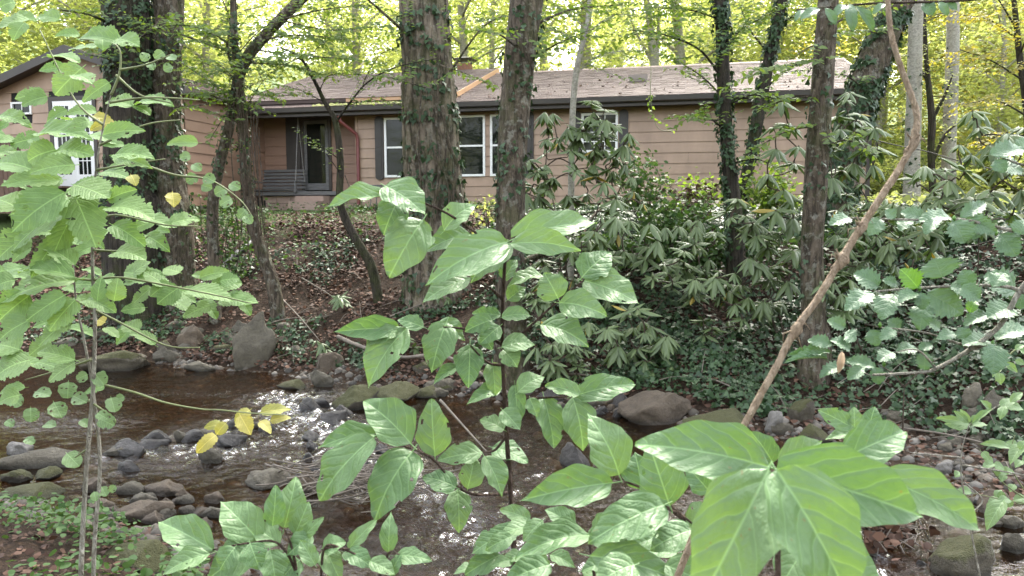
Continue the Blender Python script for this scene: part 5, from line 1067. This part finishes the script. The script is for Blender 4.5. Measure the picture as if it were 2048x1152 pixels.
bush('dead brown withered shrub between two bright bushes', (1320, 365, 1440, 425), 12.2, 300, 'l_dead', .085, proto=DRY)
bush('leafy bush at the top of the bank below the plain wall', (1260, 395, 1420, 480), 11.2, 1300, 'l_herb', .07)
bush('bright green bush right of the ivy smothered trunk', (1490, 330, 1620, 460), 13, 1100, 'l_under', .08)
bush('small green bush at the right of the huge trunk base', (955, 380, 1010, 440), 12.6, 140, 'l_far', .06, 6)
bush('sunlit bush between the lichen spotted trunk and the holly branch', (1700, 420, 1900, 520), 11, 1400, 'l_far', .08)
bush('tangle of green creepers on the bank behind the left sapling', (380, 380, 520, 470), 12.4, 700, 'l_herb', .065)
# ================================================================== plants right in front of the camera, leaf by leaf
def variants(name, shape, mat, n=5, bend=(.05, .16), fold=(.05, .22), wave=(.008, .025), nl=14, na=8, pet=.12, quilt=.0, holes=0): return [leaf_mesh(name, shape, random.uniform(*bend), random.uniform(*fold), random.uniform(*wave), nl, na, M[mat], pet, random.uniform(-.35, .35), sd=i * 1.37 + 1, quilt=quilt, holes=(random.randint(0, holes) if holes else 0)) for i in range(n)]
LS = variants('shrub_leaf', 'ovate', 'l_shrub', 12, wave=(.012, .035), nl=24, na=12, quilt=.007, holes=2)
def px_stem(mb, pts, depth, r, seg=7, sub=6, taper=.6):
    q = [P(p[0], p[1], depth + (p[2] if len(p) > 2 else 0)) for p in pts]; n_ = len(q); mb.tube(q, [r * (1 - taper * i / (n_ - 1)) for i in range(n_)], seg, sub=sub, rough=.12)
D1 = 1.75
shr = thing('broadleaf_shrub', 'tall green broadleaf shrub in the middle foreground, rising over the creek', 'shrub', (P(1022, 900, D1).x, D1, h1(0, D1)))
st = MB(); px_stem(st, [(1040, 1400), (1030, 1152), (1022, 1000), (1012, 850), (1005, 700), (1006, 600), (1012, 490)], D1, .0075, taper=.5)
for s in ([(1012, 490), (960, 470), (900, 430), (845, 405), (795, 392)], [(1012, 495), (1020, 480), (1040, 470)], [(1006, 600), (985, 580), (945, 557)], [(1003, 700), (1050, 662), (1110, 607), (1168, 560)], [(1004, 690), (960, 665), (900, 655), (800, 656)],
          [(1010, 790), (1060, 796), (1155, 792)], [(1018, 985, .1), (960, 990), (912, 972), (865, 918), (800, 888), (750, 868)], [(1014, 870), (990, 900), (965, 905)], [(1006, 730), (975, 725), (940, 690)], [(1004, 640), (1030, 634), (1060, 632)]): px_stem(st, s, D1, .0042)
st.build('stem', M['stemred'], shr, True)
for q in ((780, 396, 649, 418, 34), (770, 372, 850, 430, 66), (798, 398, 767, 470, 60), (846, 440, 778, 555, 88), (888, 462, 952, 410, 52), (942, 470, 848, 506, 56), (1014, 484, 850, 572, 84), (1018, 482, 941, 567, 74), (1022, 478, 1194, 446, 66), (1020, 488, 1162, 501, 52),
          (942, 557, 845, 606, 48), (1092, 555, 1014, 577, 30), (1163, 556, 1222, 505, 70), (1168, 562, 1278, 608, 64), (1116, 597, 1088, 546, 62), (1118, 606, 1214, 633, 54), (1080, 650, 1177, 694, 58), (798, 655, 667, 664, 46), (816, 655, 737, 776, 86), (848, 655, 795, 640, 34),
          (893, 645, 863, 746, 68), (870, 650, 930, 681, 42), (940, 688, 937, 776, 60), (985, 640, 930, 663, 40), (1000, 652, 958, 689, 40), (1003, 635, 1062, 632, 30), (1003, 632, 944, 627, 28), (1003, 695, 1070, 690, 42), (985, 725, 990, 791, 44), (920, 732, 866, 770, 28),
          (1036, 785, 1089, 754, 46), (1160, 790, 1090, 772, 36), (1150, 792, 1270, 769, 54), (1088, 795, 1108, 897, 58), (1145, 793, 1166, 902, 72), (1030, 770, 1036, 852, 36), (1003, 778, 933, 810, 32), (822, 888, 727, 802, 82), (870, 913, 863, 797, 72), (752, 868, 637, 896, 46),
          (748, 875, 640, 1002, 78), (825, 903, 750, 1040, 98), (965, 905, 875, 921, 42), (912, 975, 845, 955, 46), (915, 978, 918, 1066, 56), (935, 978, 950, 911, 52), (968, 912, 1004, 993, 52), (985, 895, 1056, 926, 52), (1015, 600, 1052, 575, 34), (1005, 820, 1040, 860, 40), (1008, 860, 960, 840, 36),
          (1006, 700, 1035, 735, 44), (1008, 560, 1035, 520, 36), (795, 655, 735, 690, 34), (1060, 796, 1075, 835, 30), (960, 665, 985, 700, 32)): px_leaf(LS, shr, q, D1)
# big shrub at the right front
D2 = .95
sh2 = thing('broadleaf_shrub', 'large leaved green shrub at the right front, leaves reaching past the picture edge', 'shrub', (P(1553, 900, D2).x, D2 - .1, h1(0, 1)))
st = MB(); px_stem(st, [(1558, 1500, -.1), (1556, 1152, -.08), (1554, 1020, -.05), (1546, 940)], D2, .0042, taper=.4)
for s in ([(1380, 1050, .3), (1290, 980, .35), (1235, 960, .35)], [(1556, 1300, .1), (1460, 1100, .2), (1380, 1050, .3)], [(1330, 1000, .35), (1340, 1010, .3), (1400, 1060, .25)], [(1556, 1200), (1640, 1050, .15), (1740, 960, .2), (1800, 945, .2)], [(1560, 1250), (1690, 950, .3), (1715, 860, .4)], [(1200, 1220, .35), (1180, 1090, .4), (1190, 1070, .4)]): px_stem(st, s, D2, .0035)
st.build('stem', M['stemred'], sh2, True)
LB = variants('shrub_leaf', 'ovate', 'l_shrub', 5, wave=(.012, .03), nl=40, na=20, pet=.06, quilt=.007)
for q, d in (((1540, 935, 1270, 889, 122), .95), ((1537, 938, 1395, 1215, 165), .72), ((1552, 940, 1695, 1200, 165), .68), ((1552, 938, 1845, 1034, 135), .78), ((1760, 955, 1958, 1060, 92), .86), ((1690, 915, 1810, 864, 84), .95), ((1545, 925, 1500, 862, 56), 1.05), ((1560, 935, 1645, 882, 66), .98), ((1600, 945, 1720, 900, 60), 1.0)):
    px_leaf(LB, sh2, q, d, face=.72, dd=-.25 if q[3] > q[1] else .2)
for q, d in (((1224, 966, 1040, 1002, 76), 1.25), ((1328, 1010, 1176, 1086, 88), 1.15), ((1285, 978, 1270, 904, 72), 1.3), ((1340, 1012, 1298, 888, 98), 1.2), ((1238, 950, 1174, 826, 96), 1.3), ((1705, 856, 1636, 820, 40), 1.35), ((1710, 858, 1708, 814, 34), 1.35), ((1735, 868, 1750, 813, 46), 1.35), ((1720, 870, 1650, 880, 32), 1.35),
             ((1180, 1112, 1362, 1165, 76), 1.1), ((1182, 1072, 1030, 1118, 66), 1.25), ((1190, 1070, 1240, 1020, 50), 1.3), ((1100, 1130, 1010, 1165, 60), 1.3), ((1380, 1055, 1440, 1010, 60), 1.2), ((1385, 1060, 1300, 1100, 66), 1.15), ((1270, 1130, 1190, 1170, 80), 1.0), ((1110, 1090, 1060, 1050, 44), 1.4), ((1150, 1060, 1090, 1020, 46), 1.4),
             ((1420, 985, 1370, 930, 56), 1.3), ((1440, 1010, 1480, 960, 50), 1.3), ((1000, 1110, 930, 1150, 46), 1.5), ((1040, 1060, 960, 1090, 40), 1.5), ((1060, 1040, 1000, 1020, 34), 1.5), ((1480, 1120, 1400, 1180, 120), .95), ((1620, 1090, 1560, 1180, 90), .95), ((1640, 1110, 1760, 1190, 120), .9), ((1330, 1130, 1420, 1175, 70), 1.1)):
    px_leaf(LS, sh2, q, d, face=.68)
for i in range(34):
    x, y = random.uniform(930, 1420), random.uniform(1040, 1150); an = random.uniform(-.6, 3.7); L = random.uniform(45, 90)
    px_leaf(LS, sh2, (x, y, x + L * math.cos(an), y + abs(L * math.sin(an)) * .6 + 8, L * .55), random.uniform(1.3, 1.6), face=random.uniform(.4, .7))
# lower left shrub
D3 = 1.4
sh3 = thing('broadleaf_shrub', 'low green broadleaf shrub at the bottom, left of the middle shrub', 'shrub', (P(570, 1152, D3).x, D3, h1(-.5, D3)))
st = MB()
for s in ([(620, 1400), (600, 1180), (560, 1090), (500, 1086), (425, 1100)], [(620, 1400), (640, 1180), (650, 1095), (690, 1100), (735, 1120)], [(600, 1180), (585, 1100), (568, 1055)], [(650, 1095), (690, 1098), (700, 1098)], [(700, 1250), (760, 1150), (778, 1105), (800, 1110)]): px_stem(st, s, D3, .0035)
st.build('stem', M['stemred'], sh3, True)
for q in ((430, 1102, 317, 1044, 72), (520, 1084, 441, 1003, 80), (568, 1057, 592, 953, 64), (545, 1052, 552, 970, 44), (515, 1092, 415, 1160, 74), (420, 1108, 323, 1152, 48), (590, 1070, 618, 1003, 48), (540, 1100, 552, 1170, 60), (625, 1070, 573, 1112, 44), (645, 1097, 692, 1085, 42), (650, 1095, 682, 1165, 46), (697, 1098, 754, 1040, 30), (778, 1106, 782, 1024, 38), (688, 1105, 747, 1137, 40), (790, 1112, 864, 1122, 40), (780, 1152, 804, 1106, 26), (605, 1075, 648, 1034, 26),
          (500, 1086, 520, 1140, 56), (560, 1090, 500, 1050, 50), (600, 1120, 560, 1165, 52), (630, 1130, 600, 1080, 36), (470, 1095, 440, 1140, 50), (740, 1122, 790, 1150, 36)): px_leaf(LS, sh3, q, D3, face=.65)
# ---- sapling on the left
D4 = 2.5
LT = variants('sapling_leaf', 'tooth', 'l_sap', 9, bend=(.04, .12), nl=22, holes=4); LR = variants('vine_leaf', 'round', 'l_round', 6, bend=(.03, .10), nl=16, holes=6); LY = variants('yellow_leaf', 'tooth', 'l_yellow', 3, nl=16)
b4 = P(175, 1150, D4); b4.z = h1(b4.x, b4.y)
sap = thing('leafy_sapling', 'twin stemmed sapling with big toothed leaves along the left edge', 'sapling', tuple(b4))
st = MB(); px_stem(st, [(160, 1420), (162, 1152), (172, 950), (186, 780), (190, 640), (186, 560), (185, 430), (192, 340), (207, 250), (222, 190)], D4, .0095, taper=.82, seg=9); px_stem(st, [(186, 1420), (188, 1110), (200, 930), (186, 780), (168, 680), (152, 600), (146, 510)], D4 + .05, .0085, taper=.75, seg=9)
st.build('trunk', M['stemgrey'], sap, True); st = MB()
for s in ([(222, 190), (240, 140), (232, 90), (160, 78)], [(207, 250), (150, 200), (80, 60)], [(192, 340), (250, 330), (330, 318)], [(200, 290), (290, 250), (360, 240)], [(188, 400), (120, 385), (40, 400)], [(186, 450), (230, 430), (330, 450), (395, 452)], [(186, 500), (250, 500), (300, 470)], [(187, 560), (240, 555), (330, 570), (430, 590), (500, 606)], [(186, 560), (120, 560), (40, 590)], [(180, 720), (120, 740), (50, 760)], [(176, 800), (230, 840), (215, 850)], [(172, 900), (150, 915)], [(240, 140), (290, 130), (340, 110)], [(232, 150), (280, 190), (340, 205)], [(220, 205), (300, 195), (400, 200)], [(210, 770), (270, 785), (330, 805), (400, 818), (440, 820), (500, 826), (570, 830)], [(290, 330), (350, 350), (420, 360), (480, 400), (505, 435)], [(150, 600), (230, 640), (330, 690), (400, 695)]): px_stem(st, s, D4, .0045)
st.build('branch', M['greenstem'], sap, True)
for q in ((240, 85, 160, 80, 30), (236, 78, 278, 93, 34), (205, 80, 206, 100, 30), (160, 70, 112, 73, 20), (165, 135, 112, 188, 50), (150, 150, 184, 168, 36), (60, 40, -5, 62, 34), (120, 40, 74, 36, 22), (50, 45, 28, 80, 32), (0, 15, 30, 5, 30), (270, 210, 345, 212, 26), (265, 212, 213, 205, 26), (268, 212, 300, 230, 22), (205, 270, 288, 262, 32), (75, 268, 182, 280, 34), (112, 300, 58, 322, 52), (110, 305, 184, 312, 42), (228, 310, 307, 318, 38), (230, 315, 302, 336, 32),
          (150, 330, 63, 346, 38), (75, 345, -8, 330, 42), (120, 360, 5, 372, 36), (150, 370, 217, 396, 48), (130, 385, 28, 462, 62), (150, 390, 191, 492, 74), (140, 400, 22, 430, 48), (140, 420, 28, 502, 54), (140, 440, 104, 517, 44), (120, 470, 64, 552, 38), (215, 400, 272, 380, 32), (220, 415, 305, 440, 44), (225, 450, 288, 492, 42), (290, 470, 338, 502, 34), (280, 440, 340, 455, 30), (335, 450, 398, 440, 26), (60, 470, -5, 520, 60), (40, 420, -10, 400, 50),
          (195, 602, 203, 556, 30), (228, 602, 236, 558, 38), (150, 560, 5, 606, 46), (150, 555, 40, 545, 40), (60, 590, 0, 640, 60), (130, 590, 55, 640, 44), (150, 600, 100, 660, 46), (140, 640, 80, 690, 40), (170, 600, 230, 625, 36), (150, 530, 95, 500, 40),
          (150, 720, 78, 705, 38), (150, 725, 100, 762, 42), (60, 720, -8, 755, 64), (40, 790, 0, 805, 40), (40, 700, -5, 690, 44), (100, 680, 60, 710, 36), (60, 640, 0, 680, 50), (30, 560, -12, 575, 40),
          (330, 572, 290, 545, 32), (358, 575, 316, 607, 46), (372, 582, 462, 602, 36), (400, 555, 458, 545, 28), (420, 580, 482, 568, 42), (440, 600, 514, 606, 32), (402, 600, 432, 637, 28), (440, 562, 478, 558, 32), (450, 590, 488, 608, 36), (420, 610, 368, 634, 24), (360, 545, 328, 538, 26), (290, 615, 243, 622, 22), (300, 555, 250, 545, 30), (280, 660, 245, 652, 30), (345, 600, 380, 622, 28), (330, 590, 300, 575, 30), (480, 600, 500, 630, 24), (250, 560, 300, 525, 34), (230, 505, 290, 520, 34), (310, 690, 260, 668, 26)):
    q = (q[0], q[1], q[0] + (q[2] - q[0]) * 1.04, q[1] + (q[3] - q[1]) * 1.04, q[4] * 1.04); px_leaf(LT, sap, q, D4 * (.92 if q[0] < 240 else 1.06), face=random.uniform(.35, .65))
for (x, y, w) in ((370, 312, 24), (394, 333, 24), (384, 356, 28), (419, 356, 28), (414, 372, 24), (441, 381, 28), (470, 371, 26), (452, 402, 30), (484, 425, 26), (497, 436, 24), (30, 800, 34), (62, 826, 34), (86, 786, 34), (136, 776, 40), (116, 816, 42), (160, 796, 34), (200, 756, 34), (226, 806, 36), (214, 842, 36), (146, 916, 42), (100, 850, 24), (170, 845, 24), (20, 845, 20), (205, 830, 26), (240, 795, 20), (208, 980, 24), (225, 975, 18), (190, 990, 22), (206, 745, 12), (164, 752, 26), (290, 112, 22), (318, 108, 24), (344, 114, 20), (302, 130, 20), (336, 135, 22), (60, 880, 22)):
    an = random.uniform(0, 6.28); px_leaf(LR, sap, (x - w * .45 * math.cos(an), y - w * .3 * abs(math.sin(an)), x + w * .45 * math.cos(an), y + w * .45 * abs(math.sin(an)) + 3, w * .85), D4 * random.uniform(.98, 1.06), face=.7)
for q in ((480, 830, 502, 870, 36), (520, 826, 583, 819, 26), (540, 842, 582, 836, 22), (446, 850, 408, 856, 20), (432, 870, 393, 906, 28), (452, 846, 433, 869, 24), (520, 842, 542, 868, 24), (500, 820, 470, 845, 24), (345, 385, 348, 415, 30), (262, 350, 272, 372, 26), (210, 645, 195, 640, 26), (185, 232, 230, 250, 20), (230, 245, 180, 262, 20)): px_leaf(LY, sap, q, D4 * 1.05, face=.65)
for i in range(95):
    x = random.uniform(-20, 215) if random.random() < .7 else random.uniform(200, 420); y = random.choice([random.uniform(240, 560), random.uniform(540, 780), random.uniform(30, 330)])
    w = random.uniform(18, 40); an = random.uniform(-.5, .9) + (math.pi if random.random() < .6 else 0); L = w * random.uniform(1.5, 2.4)
    if x > 220 and not (280 < y < 660): continue
    px_leaf(LT, sap, (x, y, x + L * math.cos(an), y + abs(L * math.sin(an)) * .8, w * .8), D4 * random.uniform(1.05, 1.35), face=random.uniform(.3, .6))
# ---- the long dry vine hanging across the right half
vp = [(1772, -60), (1776, 10), (1783, 70), (1800, 130), (1822, 190), (1834, 235), (1826, 285), (1800, 335), (1765, 390), (1722, 455), (1682, 520), (1640, 590), (1590, 660), (1552, 735), (1510, 810), (1470, 885), (1440, 945), (1405, 1030), (1360, 1140), (1330, 1220)]
vpts = [P(x, y, 1.12 - .0001 * (y - 400)) for x, y in vp]; rr = [.0036 + .0015 * min(1, i / 8) for i in range(len(vp))]
vv = thing('dry_vine', 'long bare tan vine slanting across the right half in front of everything', 'vine', tuple(vpts[-1]))
MB().tube(vpts, rr, 12, sub=12, rough=.22).build('stem', M['vine'], vv, True)
for (i, s) in ((6, .011), (10, .014), (12, .012), (9, .009)):
    kb = MB(); p = vpts[i]; kb.tube([p + (vpts[i - 1] - p).normalized() * .02, p + Vector((.002, 0, 0)), p + (vpts[i + 1] - p).normalized() * .018], [.0048, s * .66, .0048], 10, sub=5, rough=.5); kb.build('knot', M['vine'], vv, True)
    for j in range(5):
        d = Vector((random.gauss(0, 1), random.gauss(0, .4), random.gauss(0, 1))).normalized(); MB().tube([p, p + d * .018, p + d * .022 + Vector((.004, 0, -.012))], [.0016, .001, .0004], 5).build('tendril', M['vine'], vv, True)
px_leaf([leaf_mesh('dry_leaf', 'lance', .1, .5, .03, 8, 4, M['l_pale'], .05)], vv, (1684, 703, 1676, 748, 16), 1.2, face=.8)
# ---- holly branch at the right
D5 = 1.55
LH = variants('holly_leaf', 'holly', 'l_holly', 6, bend=(.04, .12), fold=(.1, .3), wave=(.015, .04), nl=14); LHN = variants('holly_leaf', 'holly', 'l_hollynew', 2, nl=14)
hol = thing('holly_branch', 'spiny leaved holly branches reaching in from the right edge', 'holly', tuple(P(2070, 560, D5)))
st = MB()
for s, r in (([(2130, 500), (2048, 570), (2000, 650), (1935, 702), (1872, 737), (1840, 745), (1745, 750)], .0065), ([(2060, 590), (2000, 572), (1850, 575), (1752, 583)], .0045), ([(1990, 690), (1930, 690), (1850, 665), (1760, 655)], .0035), ([(2130, 470), (2030, 462), (1930, 440), (1850, 440), (1700, 436)], .0045), ([(2130, 330), (2048, 330), (1985, 305)], .004), ([(1872, 737), (1835, 700), (1790, 705)], .0025), ([(1900, 560), (1885, 555)], .002), ([(1930, 702), (1990, 690)], .002)): px_stem(st, s, D5, r)
st.build('branch', M['stemgrey'], hol, True)
for q in ((1701, 436, 1659, 451, 28), (1760, 437, 1737, 472, 36), (1905, 437, 1838, 444, 30), (1905, 443, 1929, 487, 48), (1919, 435, 1971, 406, 26), (1932, 437, 1993, 466, 32), (2000, 468, 2033, 513, 42), (1758, 573, 1707, 547, 34), (1795, 570, 1764, 560, 22), (1885, 555, 1868, 516, 72), (1746, 586, 1689, 623, 40), (1790, 588, 1764, 641, 52), (1830, 585, 1798, 606, 30), (1842, 585, 1846, 620, 28), (1855, 585, 1926, 629, 58), (1850, 605, 1840, 662, 44), (2030, 585, 1967, 552, 42), (2023, 615, 1974, 636, 44), (1975, 630, 1927, 653, 28),
          (1912, 668, 1873, 679, 22), (1930, 678, 1918, 655, 28), (1978, 683, 1924, 691, 34), (1992, 680, 2062, 664, 40), (1988, 690, 1985, 749, 46), (1786, 705, 1756, 723, 28), (1834, 697, 1791, 705, 24), (1836, 698, 1865, 690, 18), (1850, 740, 1848, 703, 30), (1684, 732, 1639, 756, 26), (1752, 735, 1691, 722, 28), (1750, 735, 1756, 769, 28), (1725, 735, 1695, 760, 26), (1690, 655, 1654, 640, 24), (1665, 690, 1614, 682, 26), (1690, 665, 1712, 682, 34), (1660, 705, 1572, 712, 18), (1655, 720, 1569, 726, 18), (1740, 660, 1756, 692, 32), (1700, 700, 1660, 680, 24),
          (1978, 310, 2052, 300, 34), (2000, 330, 2045, 345, 36), (1990, 320, 2010, 345, 28), (2040, 300, 2060, 280, 30), (1850, 440, 1800, 425, 26), (1870, 440, 1850, 470, 26), (1790, 437, 1770, 420, 24), (1920, 575, 1960, 600, 34), (1940, 570, 1925, 540, 34), (1985, 574, 2010, 545, 34), (1900, 574, 1935, 590, 30), (2048, 575, 2040, 620, 40), (1880, 660, 1850, 640, 24), (1800, 658, 1775, 640, 24), (1790, 660, 1760, 680, 26), (2040, 470, 2050, 440, 36), (1960, 450, 1945, 480, 30), (1820, 440, 1800, 462, 26)): px_leaf(LH, hol, (*q[:4], q[4] * 1.12), D5, face=random.uniform(.45, .7))
px_leaf(LHN, hol, (1836, 576, 1800, 538, 46), D5, face=.8); px_leaf(LHN, hol, (1940, 625, 1950, 600, 24), D5, face=.8)
bz = MB()
for x, y in ((1839, 577), (1760, 650), (1908, 437), (1986, 686), (1768, 728), (1992, 466)):
    p = P(x, y, D5 - .01); bz = MB(); bz.tube([p + Vector((0, 0, .006)), p, p - Vector((0, 0, .006))], [.001, .0045, .001], 8, sub=4).build('bud', M['l_hollynew'], hol, True)
# ---- dark leaves on the twig crossing the top right
D6 = 1.6
tw = thing('overhanging_twig', 'dark leafy twig crossing the top right edge of the view', 'twig', tuple(P(2000, -20, D6)))
st = MB(); px_stem(st, [(2100, -20), (1920, 1), (1760, 6), (1660, 14), (1590, 20)], D6, .0035); st.build('branch', M['twig'], tw, True)
LD = variants('dark_leaf', 'lance', 'l_holly', 3, nl=10)
for q in ((1698, 8, 1707, 64, 24), (1712, 12, 1746, 63, 20), (1845, 4, 1866, 30, 26), (1878, 4, 1896, 32, 16), (1890, 4, 1914, 20, 14), (1640, 18, 1600, 40, 18), (1650, 16, 1672, 50, 18), (1770, 8, 1745, 30, 14), (1690, 10, 1668, 34, 18), (1610, 20, 1590, 44, 14)): px_leaf(LD, tw, q, D6, face=.6)
# ---- bare Y-shaped seedling and pale-leaved twig over the gravel bar
g = G(1806, 905); sd_ = thing('bare_seedling', 'bare forked twig standing before the ivy bank under the holly', 'seedling', tuple(g)); st = MB()
for s, r in (([(1804, 905), (1806, 840), (1808, 775)], .011), ([(1808, 775), (1782, 745), (1755, 728)], .008), ([(1808, 775), (1838, 745), (1880, 715)], .008), ([(1808, 800), (1830, 820), (1812, 835)], .004)): px_stem(st, s, g.y, r)
st.build('stem', M['twig'], sd_, True)
D7 = 3.0; LP = variants('pale_leaf', 'ovate', 'l_round', 3, nl=10)
s7 = thing('pale_seedling', 'thin pale leaved seedling leaning over the gravel bar at right', 'seedling', tuple(P(1930, 930, D7))); st = MB()
for s in ([(1980, 1250), (1930, 1000), (1922, 915), (1938, 850)], [(1922, 915), (1820, 905)], [(1940, 850), (2000, 810), (2060, 800)], [(1925, 930), (2020, 945), (2050, 950)], [(1928, 965), (1965, 1000), (1938, 1028)]): px_stem(st, s, D7, .0042)
st.build('stem', M['stemgrey'], s7, True)
for q in ((1940, 848, 1872, 836, 14), (1938, 850, 1888, 848, 26), (1942, 848, 1985, 818, 12), (1940, 845, 1920, 818, 12), (1945, 845, 1960, 830, 16), (1935, 845, 1908, 822, 14), (1945, 850, 1975, 850, 12), (2000, 812, 2030, 800, 18), (2005, 808, 2048, 820, 20), (2010, 812, 2000, 840, 18), (2020, 805, 2045, 785, 16), (1980, 820, 1960, 800, 14), (2030, 900, 1958, 888, 16), (2048, 890, 2020, 930, 26), (2040, 900, 2052, 880, 20), (2008, 1000, 1973, 1062, 34), (1922, 945, 1910, 955, 16)): px_leaf(LP, s7, q, D7, face=.6)
# yellow twigs beside it
y7 = thing('yellow_green_twig', 'yellow green leafy twig hanging at the right edge above the bank', 'twig', tuple(P(2060, 700, 2.2))); st = MB(); px_stem(st, [(2080, 690), (2030, 700), (2000, 740), (1990, 765)], 2.2, .003); st.build('stem', M['greenstem'], y7, True)
for q in ((2030, 700, 2048, 690, 12), (2020, 712, 1996, 705, 10), (2010, 725, 2035, 745, 14), (1998, 745, 2002, 770, 18), (2000, 735, 1985, 755, 14), (2030, 720, 2050, 730, 12), (2040, 700, 2060, 712, 14)): px_leaf(LP, y7, q, 2.2, face=.6)

# ---- small leafy growth over the gravel at the lower right
low = thing('low_seedlings', 'low leafy sprout at the right edge under the pale leaved seedling', 'seedling', tuple(P(2010, 960, 3.6))); st = MB()
for s in ([(2070, 1010), (2000, 960), (1960, 900)], [(2070, 1010), (2020, 930), (2030, 870)], [(2070, 1010), (2010, 1000), (1940, 985)]): px_stem(st, s, 3.6, .004)
st.build('stem', M['greenstem'], low, True)
for i in range(22):
    s = random.choice([((2070, 1010), (1960, 900)), ((2070, 1010), (2030, 870)), ((2070, 1010), (1940, 985))]); t = random.uniform(.3, 1); x = s[0][0] + (s[1][0] - s[0][0]) * t; y = s[0][1] + (s[1][1] - s[0][1]) * t; an = random.uniform(0, 6.28)
    px_leaf(LP, low, (x, y, x + 32 * math.cos(an), y + 16 * math.sin(an), 16), 3.6, face=.6)
